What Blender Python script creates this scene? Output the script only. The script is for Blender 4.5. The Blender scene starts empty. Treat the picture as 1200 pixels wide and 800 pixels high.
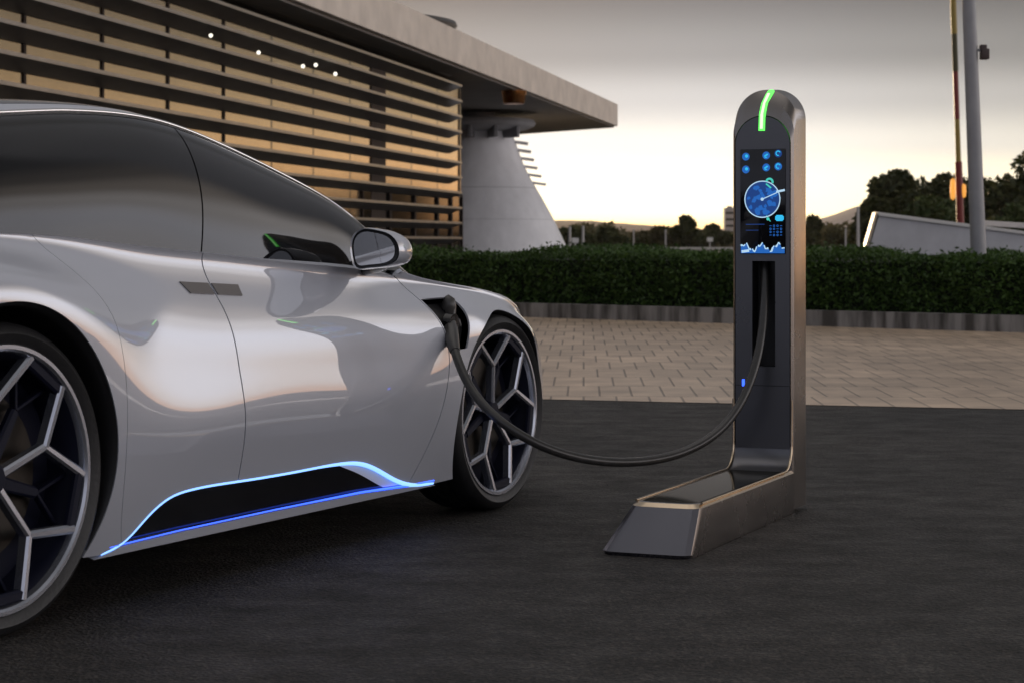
import bpy, bmesh, math, random
import numpy as np
from mathutils import Vector, Matrix
from mathutils.geometry import delaunay_2d_cdt
random.seed(7); rng = np.random.default_rng(11)
S = bpy.context.scene
COL = S.collection
PI = math.pi
R = math.radians

# ------------------------------------------------------------------ helpers
def tag(o, label=None, cat=None, group=None, kind=None):
    if label: o['label'] = label
    if cat: o['category'] = cat
    if group: o['group'] = group
    if kind: o['kind'] = kind
    return o

def empty(name, loc=(0, 0, 0), rz=0.0):
    o = bpy.data.objects.new(name, None)
    o.empty_display_size = 0.2
    COL.objects.link(o); o.location = loc; o.rotation_euler = (0, 0, rz)
    return o

def link(name, me, mat=None, parent=None):
    o = bpy.data.objects.new(name, me)
    COL.objects.link(o)
    if mat is not None: me.materials.append(mat)
    if parent is not None: o.parent = parent
    return o

def pymesh(name, verts, faces, mat=None, parent=None, smooth=False, normals=None, sharp=None):
    me = bpy.data.meshes.new(name)
    me.from_pydata([tuple(v) for v in verts], [], [tuple(f) for f in faces])
    me.update()
    if smooth:
        me.polygons.foreach_set('use_smooth', [True] * len(me.polygons))
    if normals is not None:
        me.normals_split_custom_set_from_vertices([tuple(n) for n in normals])
    elif sharp is not None:
        me.set_sharp_from_angle(angle=R(sharp))
    return link(name, me, mat, parent)

def bmobj(name, bm, mat=None, parent=None, smooth=False, sharp=35):
    me = bpy.data.meshes.new(name)
    bmesh.ops.recalc_face_normals(bm, faces=bm.faces)
    bm.to_mesh(me); bm.free()
    if smooth:
        me.polygons.foreach_set('use_smooth', [True] * len(me.polygons))
        me.set_sharp_from_angle(angle=R(sharp))
    return link(name, me, mat, parent)

def add_box(bm, c, s, rot=None, bevel=0.0, seg=2):
    r = bmesh.ops.create_cube(bm, size=1.0)
    vs = r['verts']
    bmesh.ops.scale(bm, vec=s, verts=vs)
    if bevel:
        es = list({e for v in vs for e in v.link_edges})
        rb = bmesh.ops.bevel(bm, geom=es, offset=bevel, segments=seg, profile=0.5, affect='EDGES')
        vs = list({v for f in rb['faces'] for v in f.verts} | {v for v in vs if v.is_valid})
        seen = set(vs); stack = list(vs)
        while stack:
            v = stack.pop()
            for e in v.link_edges:
                w = e.other_vert(v)
                if w not in seen: seen.add(w); stack.append(w)
        vs = list(seen)
    if rot is not None: bmesh.ops.transform(bm, matrix=rot, verts=vs)
    bmesh.ops.translate(bm, vec=c, verts=vs)
    return vs

def box(name, c, s, mat, parent=None, rot=None, bevel=0.0):
    bm = bmesh.new(); add_box(bm, c, s, rot, bevel)
    return bmobj(name, bm, mat, parent, smooth=bool(bevel))

def tube(name, pts, rad, mat, parent=None, seg=14, closed=False, cap=True):
    P = [Vector(p) for p in pts]; n = len(P)
    rads = rad if hasattr(rad, '__len__') else [rad] * n
    V = []; F = []; prev = None
    for i, p in enumerate(P):
        a = P[(i - 1) % n] if (closed or i > 0) else p
        b = P[(i + 1) % n] if (closed or i < n - 1) else p
        t = (b - a).normalized()
        if prev is None:
            x = t.orthogonal().normalized()
        else:
            x = (prev - t * prev.dot(t)).normalized()
        prev = x; y = t.cross(x)
        for k in range(seg):
            an = 2 * PI * k / seg
            V.append(p + (x * math.cos(an) + y * math.sin(an)) * rads[i])
    for i in range(n if closed else n - 1):
        for k in range(seg):
            a = i * seg + k; b = i * seg + (k + 1) % seg
            c = ((i + 1) % n) * seg + (k + 1) % seg; d = ((i + 1) % n) * seg + k
            F.append((a, b, c, d))
    if cap and not closed:
        F.append(tuple(range(seg))[::-1]); F.append(tuple(range((n - 1) * seg, n * seg)))
    return pymesh(name, V, F, mat, parent, smooth=True, sharp=50)

def lathe(name, prof, mat, parent=None, seg=48, axis='Z', centre=(0, 0, 0), sharp=35, cap=False):
    V = []; F = []; n = len(prof)
    for k in range(seg):
        an = 2 * PI * k / seg; c, s = math.cos(an), math.sin(an)
        for (r, h) in prof:
            p = (r * c, r * s, h) if axis == 'Z' else (r * c, h, r * s)
            V.append((p[0] + centre[0], p[1] + centre[1], p[2] + centre[2]))
    for k in range(seg):
        for i in range(n - 1):
            a = k * n + i; b = k * n + i + 1
            c2 = ((k + 1) % seg) * n + i + 1; d = ((k + 1) % seg) * n + i
            F.append((a, d, c2, b))
    if cap:
        F.append(tuple(k * n for k in range(seg))); F.append(tuple(k * n + n - 1 for k in range(seg))[::-1])
    me = bpy.data.meshes.new(name); me.from_pydata(V, [], F); me.update()
    bm = bmesh.new(); bm.from_mesh(me)
    bmesh.ops.remove_doubles(bm, verts=bm.verts, dist=1e-5)
    bpy.data.meshes.remove(me)
    return bmobj(name, bm, mat, parent, smooth=True, sharp=sharp)

def extrude_poly(bm, pts, h0, h1, fn=None):
    """prism over 2-D polygon pts between h0 and h1; fn maps (a,b,h) to a point"""
    fn = fn or (lambda a, b, h: (a, b, h))
    lo = [bm.verts.new(fn(a, b, h0)) for a, b in pts]
    hi = [bm.verts.new(fn(a, b, h1)) for a, b in pts]
    n = len(pts)
    bm.faces.new(lo[::-1]); bm.faces.new(hi)
    for i in range(n):
        bm.faces.new((lo[i], lo[(i + 1) % n], hi[(i + 1) % n], hi[i]))

# ------------------------------------------------------------------ materials
def mat(name, base=(0.5, 0.5, 0.5), rough=0.5, metal=0.0, emit=None, estr=0.0, coat=0.0, coatr=0.03, spec=None,
        var=0.0, vscale=4.0, bump=0.0, bscale=60.0, rvar=0.0, stretch=None):
    m = bpy.data.materials.new(name); m.use_nodes = True
    nt = m.node_tree; b = nt.nodes['Principled BSDF']
    b.inputs['Base Color'].default_value = (*base, 1)
    b.inputs['Roughness'].default_value = rough
    b.inputs['Metallic'].default_value = metal
    if spec is not None: b.inputs['Specular IOR Level'].default_value = spec
    if coat:
        b.inputs['Coat Weight'].default_value = coat
        b.inputs['Coat Roughness'].default_value = coatr
    if emit:
        b.inputs['Emission Color'].default_value = (*emit, 1)
        b.inputs['Emission Strength'].default_value = estr
    if var or bump or rvar:
        tc = nt.nodes.new('ShaderNodeTexCoord')
        src = tc.outputs['Object']
        if stretch:
            mp = nt.nodes.new('ShaderNodeMapping'); mp.inputs['Scale'].default_value = stretch
            nt.links.new(src, mp.inputs['Vector']); src = mp.outputs['Vector']
        nz = nt.nodes.new('ShaderNodeTexNoise'); nz.inputs['Scale'].default_value = vscale
        nz.inputs['Detail'].default_value = 6.0; nz.inputs['Roughness'].default_value = 0.6
        nt.links.new(src, nz.inputs['Vector'])
        if var:
            hs = nt.nodes.new('ShaderNodeMapRange')
            hs.inputs['From Min'].default_value = 0.3; hs.inputs['From Max'].default_value = 0.7
            hs.inputs['To Min'].default_value = 1 - var; hs.inputs['To Max'].default_value = 1 + var
            nt.links.new(nz.outputs['Fac'], hs.inputs['Value'])
            mx = nt.nodes.new('ShaderNodeMix'); mx.data_type = 'RGBA'; mx.blend_type = 'MULTIPLY'
            mx.inputs['Factor'].default_value = 1.0
            mx.inputs['A'].default_value = (*base, 1)
            nt.links.new(hs.outputs['Result'], mx.inputs['B'])
            nt.links.new(mx.outputs['Result'], b.inputs['Base Color'])
        if rvar:
            hr = nt.nodes.new('ShaderNodeMapRange')
            hr.inputs['From Min'].default_value = 0.3; hr.inputs['From Max'].default_value = 0.7
            hr.inputs['To Min'].default_value = max(0.02, rough - rvar); hr.inputs['To Max'].default_value = rough + rvar
            nt.links.new(nz.outputs['Fac'], hr.inputs['Value']); nt.links.new(hr.outputs['Result'], b.inputs['Roughness'])
        if bump:
            n2 = nt.nodes.new('ShaderNodeTexNoise'); n2.inputs['Scale'].default_value = bscale
            n2.inputs['Detail'].default_value = 4.0
            nt.links.new(src, n2.inputs['Vector'])
            bp = nt.nodes.new('ShaderNodeBump'); bp.inputs['Strength'].default_value = bump
            bp.inputs['Distance'].default_value = 0.01
            nt.links.new(n2.outputs['Fac'], bp.inputs['Height']); nt.links.new(bp.outputs['Normal'], b.inputs['Normal'])
    return m

M = {}
M['paint'] = mat('silver_paint', (0.49, 0.51, 0.57), 0.33, 0.16, coat=1.0, coatr=0.012)
M['paint'].node_tree.nodes['Principled BSDF'].inputs['Coat IOR'].default_value = 2.25
M['glint_bead'] = mat('glint_bead_metal', (0.80, 0.79, 0.78), 0.16, 1.0)
M['glass'] = mat('tinted_glass', (0.006, 0.006, 0.007), 0.03, spec=.5)
M['black'] = mat('black_plastic', (0.008, 0.008, 0.009), 0.45)
M['gloss'] = mat('gloss_black', (0.006, 0.006, 0.007), 0.12, var=0.3)
M['rubber'] = mat('tyre_rubber', (0.011, 0.011, 0.012), 0.5, var=0.25, vscale=14, bump=0.15, bscale=90)
M['rim'] = mat('machined_alloy', (0.46, 0.48, 0.54), 0.26, 0.9, var=0.03, vscale=9)
M['rimdark'] = mat('dark_alloy', (0.004, 0.005, 0.016), 0.6, 0.0, spec=0.2)
M['disc'] = mat('brake_steel', (0.05, 0.045, 0.04), 0.4, 1.0)
M['handle'] = mat('handle_metal', (0.20, 0.19, 0.19), 0.32, 0.8)
M['mirror'] = mat('mirror_glass', (0.75, 0.75, 0.76), 0.03, 1.0)
M['ledw'] = mat('pale_blue_led', (0.1, 0.2, 0.5), 0.4, emit=(0.22, 0.44, 1.0), estr=1.8)
M['ledb'] = mat('blue_led', (0.02, 0.05, 0.4), 0.4, emit=(0.035, 0.11, 1.0), estr=2.4)
M['ledc'] = mat('light_channel_white', (0.72, 0.76, 0.85), 0.35)
M['tail'] = mat('red_lens', (0.25, 0.01, 0.01), 0.15)
M['lens_or_glint'] = mat('headlight_lens', (0.5, 0.5, 0.52), 0.08, 0.3)

# charger
M['steel'] = mat('bronze_steel', (0.24, 0.22, 0.205), 0.26, 0.95, rvar=0.05, vscale=2)
M['front'] = mat('grey_front', (0.135, 0.135, 0.145), 0.30, 0.8, rvar=0.05, vscale=2)
M['trim'] = mat('highlight_bronze', (0.62, 0.50, 0.36), 0.22, 1.0, var=0.1)
M['screen'] = mat('screen_glass', (0.003, 0.003, 0.005), 0.08)
M['green'] = mat('green_light', (0.05, 0.4, 0.08), 0.4, emit=(0.12, 1.0, 0.10), estr=1.7)
M['greenhot'] = mat('green_core', (0.4, 0.8, 0.4), 0.4, emit=(0.45, 1.0, 0.36), estr=2.0)
M['ui_blue'] = mat('interface_blue', (0.01, 0.05, 0.2), 0.3, emit=(0.02, 0.20, 0.75), estr=0.55)
M['ui_deep'] = mat('interface_deep_blue', (0.01, 0.03, 0.1), 0.3, emit=(0.01, 0.07, 0.33), estr=0.55)
M['ui_pale'] = mat('interface_pale', (0.2, 0.3, 0.4), 0.3, emit=(0.55, 0.8, 1.0), estr=0.75)
M['ui_cyan'] = mat('interface_cyan', (0.02, 0.2, 0.3), 0.3, emit=(0.03, 0.55, 0.95), estr=0.85)
M['ui_teal'] = mat('interface_teal', (0.02, 0.2, 0.2), 0.3, emit=(0.08, 0.75, 0.6), estr=0.7)
M['footglass'] = mat('foot_glass', (0.010, 0.010, 0.008), 0.07, spec=0.015)
M['cable'] = mat('cable_rubber', (0.035, 0.033, 0.031), 0.26, var=0.2, vscale=30)
M['conn'] = mat('connector_plastic', (0.05, 0.048, 0.046), 0.35)

# ------------------------------------------------------------------ spline surfaces
def spl(x, y, q):
    """natural cubic spline through (x, y[...]) evaluated at q (vectorised over trailing dims)"""
    x = np.asarray(x, float); y = np.asarray(y, float); q = np.asarray(q, float)
    n = len(x); h = np.diff(x)
    A = np.eye(n); Bv = np.zeros_like(y)
    for i in range(1, n - 1):
        A[i, i - 1] = h[i - 1]; A[i, i] = 2 * (h[i - 1] + h[i]); A[i, i + 1] = h[i]
        Bv[i] = 6 * ((y[i + 1] - y[i]) / h[i] - (y[i] - y[i - 1]) / h[i - 1])
    M2 = np.linalg.solve(A, Bv.reshape(n, -1)).reshape(y.shape)
    k = np.clip(np.searchsorted(x, q) - 1, 0, n - 2)
    sh = (-1,) + (1,) * (y.ndim - 1)
    hh = h[k].reshape(sh); a = ((x[k + 1] - q)).reshape(sh) / hh; b = 1 - a
    return a * y[k] + b * y[k + 1] + ((a ** 3 - a) * M2[k] + (b ** 3 - b) * M2[k + 1]) * hh * hh / 6

VC = -0.96                       # centre line of the car in v

class Surf:
    def __init__(self, U, C, tscale, tmax_z):
        U = np.array(U, float); C = np.array(C, float)        # (n, k, 2) of (v, z)
        k = C.shape[1]
        self.u = np.linspace(U[0], U[-1], 640); self.t = np.linspace(0, k - 1, 281)
        Cu = spl(U, C, self.u)                                 # (nu, k, 2)
        G = spl(np.arange(k), np.swapaxes(Cu, 0, 1), self.t)   # (nt, nu, 2)
        self.G = np.swapaxes(G, 0, 1)                          # (nu, nt, 2)
        du = np.gradient(self.G, self.u, axis=0); dt = np.gradient(self.G, self.t, axis=1)
        # point = (u, -(v - VC), z); tangents
        Tu = np.stack([np.ones(du.shape[:2]), -du[..., 0], du[..., 1]], -1)
        Tt = np.stack([np.zeros(dt.shape[:2]), -dt[..., 0], dt[..., 1]], -1)
        N = np.cross(Tu, Tt); N /= np.linalg.norm(N, axis=-1, keepdims=True) + 1e-12
        self.N = N; self.ts = tscale; self.tz = tmax_z
    def _bi(self, A, u, t):
        fu = np.clip((np.asarray(u) - self.u[0]) / (self.u[1] - self.u[0]), 0, len(self.u) - 1.001)
        ft = np.clip((np.asarray(t) - self.t[0]) / (self.t[1] - self.t[0]), 0, len(self.t) - 1.001)
        i = fu.astype(int); j = ft.astype(int); a = (fu - i)[..., None]; b = (ft - j)[..., None]
        return (A[i, j] * (1 - a) * (1 - b) + A[i + 1, j] * a * (1 - b) + A[i, j + 1] * (1 - a) * b + A[i + 1, j + 1] * a * b)
    def pos(self, u, t):
        u = np.asarray(u, float); g = self._bi(self.G, u, t)
        return np.stack([u, -(g[..., 0] - VC), g[..., 1]], -1)
    def nor(self, u, t):
        n = self._bi(self.N, np.asarray(u, float), t)
        return n / (np.linalg.norm(n, axis=-1, keepdims=True) + 1e-12)
    def tz_of(self, u, z):
        """t for a height z at station u on the rising part of the section"""
        tt = np.linspace(0, self.tz, 200); zz = self.pos(np.full(200, u), tt)[:, 2]
        zz = np.maximum.accumulate(zz + np.arange(200) * 1e-9)
        return float(np.interp(z, zz, tt))

def dens(pts, step):
    out = []
    for i in range(len(pts)):
        a = np.array(pts[i], float); b = np.array(pts[(i + 1) % len(pts)], float)
        n = max(1, int(np.ceil(np.linalg.norm(b - a) / step)))
        for k in range(n): out.append(a + (b - a) * k / n)
    return np.array(out)

def inside(P, poly):
    x, y = P[:, 0], P[:, 1]; c = np.zeros(len(P), bool); n = len(poly)
    for i in range(n):
        x1, y1 = poly[i]; x2, y2 = poly[(i + 1) % n]
        if y1 == y2: continue
        k = ((y1 > y) != (y2 > y)) & (x < (x2 - x1) * (y - y1) / (y2 - y1) + x1)
        c ^= k
    return c

def panel(name, sf, outer, material, parent, holes=(), step=0.022, flange=0.018, mirror=False, off=0.0, bstep=0.012):
    """triangulated panel on surface sf; outer and holes are polygons in (u, t)"""
    ts = sf.ts
    rings = [dens([(a, b * ts) for a, b in outer], bstep)] + [dens([(a, b * ts) for a, b in h], bstep) for h in holes]
    verts = []; edges = []; loops = []
    for rg in rings:
        s = len(verts); n = len(rg)
        verts += [tuple(p) for p in rg]; edges += [(s + i, s + (i + 1) % n) for i in range(n)]
    o = rings[0]
    gx = np.arange(o[:, 0].min(), o[:, 0].max(), step); gy = np.arange(o[:, 1].min(), o[:, 1].max(), step * 0.8)
    G = np.array([(x + (0.5 * step if j % 2 else 0), y) for j, y in enumerate(gy) for x in gx])
    k = inside(G, o)
    for h in rings[1:]: k &= ~inside(G, h)
    G = G[k]
    B = np.array(verts)
    if len(G):
        d = np.min(np.linalg.norm(G[:, None, :] - B[None], axis=2), axis=1) if len(G) * len(B) < 4e7 else np.ones(len(G))
        G = G[d > 0.55 * bstep]
        verts += [tuple(p) for p in G]
    vo, eo, fo, _, _, _ = delaunay_2d_cdt([Vector(v) for v in verts], edges, [], 0, 1e-6)
    vo = np.array([tuple(v) for v in vo]); fo = [f for f in fo if len(f) == 3]
    cen = np.array([vo[list(f)].mean(0) for f in fo])
    k = inside(cen, o)
    for h in rings[1:]: k &= ~inside(cen, h)
    F = [tuple(f) for f, q in zip(fo, k) if q]
    uu, tt = vo[:, 0], vo[:, 1] / ts
    P = sf.pos(uu, tt); N = sf.nor(uu, tt)
    # consistent winding with the surface normal
    FF = []
    for f in F:
        a, b, c = (P[i] for i in f)
        nn = np.cross(b - a, c - a)
        if np.linalg.norm(nn) < 1e-12: continue
        FF.append(f if np.dot(nn, N[f[0]]) > 0 else f[::-1])
    P = P + N * off
    V = list(P); NN = list(N)
    if flange:
        cnt = {}
        for f in FF:
            for i in range(3):
                e = (f[i], f[(i + 1) % 3]); cnt[tuple(sorted(e))] = cnt.get(tuple(sorted(e)), 0) + 1
        bnd = [(f[i], f[(i + 1) % 3]) for f in FF for i in range(3) if cnt[tuple(sorted((f[i], f[(i + 1) % 3])))] == 1]
        for a, b in bnd:
            e = V[b] - V[a]; L = np.linalg.norm(e)
            if L < 1e-9: continue
            out = np.cross(e / L, N[a])
            s = len(V)
            V += [P[a], P[b], P[b] - N[b] * flange, P[a] - N[a] * flange]
            NN += [out] * 4
            FF.append((s + 1, s, s + 3, s + 2))
    V = np.array(V); NN = np.array(NN)
    if mirror:
        V[:, 1] *= -1; NN[:, 1] *= -1; FF = [f[::-1] for f in FF]
    return pymesh(name, V, FF, material, parent, smooth=True, normals=NN)

def strip_tube(sf, name, uts, rad, material, parent, off=0.004, mirror=False, seg=8):
    u = np.array([a for a, b in uts]); t = np.array([b for a, b in uts])
    P = sf.pos(u, t) + sf.nor(u, t) * off
    if mirror: P[:, 1] *= -1
    return tube(name, P, rad, material, parent, seg=seg)

# ------------------------------------------------------------------ the car
# sections: t0 sill, t1, t2 widest, t3, t4, t5 belt / crest, t6 roll-over, t7 centre
SEC = [
 (-3.78, [(-.55,.40),(-.52,.48),(-.50,.58),(-.52,.70),(-.55,.82),(-.58,.92),(-.64,.97),(-.96,.98)]),
 (-3.55, [(-.22,.26),(-.16,.38),(-.13,.54),(-.13,.70),(-.17,.84),(-.25,.94),(-.34,.99),(-.96,1.01)]),
 (-3.25, [(-.07,.18),(-.01,.34),(.015,.54),(.015,.74),(-.02,.89),(-.14,.985),(-.22,1.025),(-.96,1.03)]),
 (-2.82, [(-.03,.145),(.02,.33),(.045,.57),(.05,.80),(.015,.925),(-.11,1.005),(-.17,1.045),(-.96,1.05)]),
 (-2.45, [(-.04,.14),(.012,.32),(.036,.54),(.036,.73),(-.01,.875),(-.105,.995),(-.16,1.03),(-.96,1.03)]),
 (-2.10, [(-.045,.14),(-.005,.31),(.020,.49),(.010,.65),(-.035,.82),(-.105,.968),(-.155,1.0),(-.96,1.0)]),
 (-1.75, [(-.045,.14),(-.010,.31),(.018,.475),(.006,.625),(-.040,.79),(-.105,.943),(-.155,.973),(-.96,.98)]),
 (-1.35, [(-.045,.14),(-.010,.31),(.016,.47),(.004,.615),(-.040,.77),(-.103,.915),(-.155,.945),(-.96,.96)]),
 (-0.95, [(-.045,.14),(-.008,.31),(.018,.47),(.008,.61),(-.035,.76),(-.100,.890),(-.155,.918),(-.96,.95)]),
 (-0.60, [(-.045,.14),(-.002,.31),(.022,.47),(.016,.61),(-.020,.755),(-.092,.872),(-.165,.892),(-.96,.93)]),
 (-0.25, [(-.04,.14),(.004,.31),(.026,.47),(.026,.62),(.002,.745),(-.078,.832),(-.18,.852),(-.96,.90)]),
 (0.03,  [(-.04,.14),(.000,.31),(.018,.46),(.016,.61),(-.012,.715),(-.075,.795),(-.20,.825),(-.96,.86)]),
 (0.22,  [(-.05,.15),(-.008,.31),(.002,.44),(-.002,.57),(-.020,.68),(-.085,.75),(-.20,.79),(-.96,.83)]),
 (0.40,  [(-.10,.16),(-.062,.30),(-.054,.43),(-.060,.54),(-.088,.63),(-.143,.692),(-.25,.738),(-.96,.79)]),
 (0.62,  [(-.22,.17),(-.175,.29),(-.165,.39),(-.172,.48),(-.200,.56),(-.25,.62),(-.35,.675),(-.96,.74)]),
 (0.84,  [(-.44,.18),(-.39,.28),(-.38,.36),(-.39,.44),(-.42,.50),(-.475,.56),(-.56,.61),(-.96,.675)]),
 (0.98,  [(-.66,.20),(-.61,.28),(-.60,.345),(-.61,.41),(-.635,.46),(-.68,.505),(-.74,.54),(-.96,.58)]),
]
def vz(z): d = max(0., z - .5); return .018 - (.04 * d + .45 * d * d)
for _u, _c in SEC:                       # doors: lean grows evenly towards the belt
    if -2.2 < _u < -.7:
        _c[3] = (vz(_c[3][1]), _c[3][1]); _c[4] = (vz(_c[4][1]), _c[4][1]); _c[5] = (vz(_c[5][1] + .02) + .006, _c[5][1])
for _u, _c in SEC:                       # belt line: crisp edge right under the glass
    if -3.3 < _u < -.7:
        _c[5] = (_c[5][0] - .006, _c[5][1] + .020); _c[6] = (_c[5][0] - .019, _c[5][1] + .045)
_b5 = {u_: c_[5] for u_, c_ in SEC}
BODY = Surf([s[0] for s in SEC], [s[1] for s in SEC], 0.15, 5.6)
# greenhouse: s0 base, s1 mid glass, s2 rail, s3 roof, s4 centre
GH = [
 (-3.60, [(-.36,.985),(-.41,1.01),(-.48,1.035),(-.70,1.06),(-.96,1.07)]),
 (-3.25, [(-.23,1.015),(-.29,1.10),(-.40,1.185),(-.66,1.22),(-.96,1.235)]),
 (-2.82, [(-.16,1.03),(-.215,1.20),(-.345,1.325),(-.62,1.365),(-.96,1.395)]),
 (-2.45, [(-.145,1.02),(-.20,1.21),(-.33,1.364),(-.60,1.405),(-.96,1.415)]),
 (-2.10, [(-.14,.995),(-.195,1.20),(-.325,1.382),(-.60,1.42),(-.96,1.43)]),
 (-1.75, [(-.14,.972),(-.193,1.18),(-.32,1.373),(-.60,1.405),(-.96,1.415)]),
 (-1.42, [(-.14,.948),(-.188,1.135),(-.305,1.310),(-.58,1.345),(-.96,1.355)]),
 (-1.10, [(-.14,.928),(-.18,1.08),(-.28,1.222),(-.56,1.255),(-.96,1.265)]),
 (-0.80, [(-.14,.908),(-.17,1.015),(-.245,1.115),(-.54,1.155),(-.96,1.17)]),
 (-0.50, [(-.15,.885),(-.195,.935),(-.26,.970),(-.54,1.028),(-.96,1.055)]),
 (-0.25, [(-.21,.845),(-.28,.860),(-.36,.870),(-.56,.915),(-.96,.955)]),
 (0.05, [(-.31,.795),(-.38,.803),(-.45,.808),(-.60,.828),(-.96,.850)]),
]
_ux = [u_ for u_, c_ in SEC]
for _u, _c in GH:                        # the glass starts a few millimetres inside the belt edge
    if -3.3 < _u < -.7:
        v5 = float(spl(_ux, np.array([c_[5][0] for u_, c_ in SEC]), np.array([_u]))[0]); z5 = float(spl(_ux, np.array([c_[5][1] for u_, c_ in SEC]), np.array([_u]))[0])
        _c[0] = (min(v5 - .007, -.098), z5 - .007); _c[1] = (_c[1][0] + .036, (_c[0][1] + _c[2][1]) / 2 + .010)
GREEN = Surf([s[0] for s in GH], [s[1] for s in GH], 0.17, 2.0)

TH = math.atan2(1.266, 2.496)
dU = Vector((math.sin(TH), math.cos(TH), 0)); dV = Vector((math.cos(TH), -math.sin(TH), 0))
O0 = Vector((-.016, 7.668, 0))
car = empty('electric_car', O0 + dV * VC, math.atan2(dU.y, dU.x))
tag(car, 'silver fastback electric car with blue sill lights, plugged in at its front fender', 'car')

BT = 5.0
def T(u, z): return (u, BODY.tz_of(u, z))
def arc(cx, cz, r, a0, a1, n=60):
    return [(cx + r * math.cos(R(a0 + (a1 - a0) * i / n)), cz + r * math.sin(R(a0 + (a1 - a0) * i / n))) for i in range(n + 1)]
def curve(pts, n=40):
    p = np.array(pts, float); d = np.r_[0, np.cumsum(np.linalg.norm(np.diff(p, axis=0), axis=1))]
    return [tuple(q) for q in spl(d, p, np.linspace(0, d[-1], n))]

RA = (-2.815, .405, .447); FA = (-.030, .358, .390)
# blue sill line (upper edge of the dark insert)
sill = curve([(-2.36,.150),(-2.27,.172),(-2.19,.226),(-2.10,.272),(-1.98,.288),(-1.75,.287),(-1.40,.284),(-1.16,.283),(-1.04,.272),(-.92,.240),(-.80,.197),(-.68,.165),(-.50,.150)], 90)
def sill_z(u): return float(np.interp(u, [p[0] for p in sill], [p[1] for p in sill]))
bseam = curve([(-1.805,.972),(-1.803,.90),(-1.79,.82),(-1.775,.70),(-1.762,.57),(-1.750,.43),(-1.745,.287)], 30)   # top to bottom
fseam = curve([(-.70,.90),(-.635,.845),(-.56,.77),(-.51,.68),(-.495,.60),(-.52,.48),(-.565,.36),(-.625,.25),(-.68,.166)], 40)
qseam = curve([(-2.56,1.02),(-2.47,.93),(-2.38,.80),(-2.345,.66),(-2.335,.50),(-2.325,.34),(-2.30,.22),(-2.28,.171)], 40)

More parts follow.
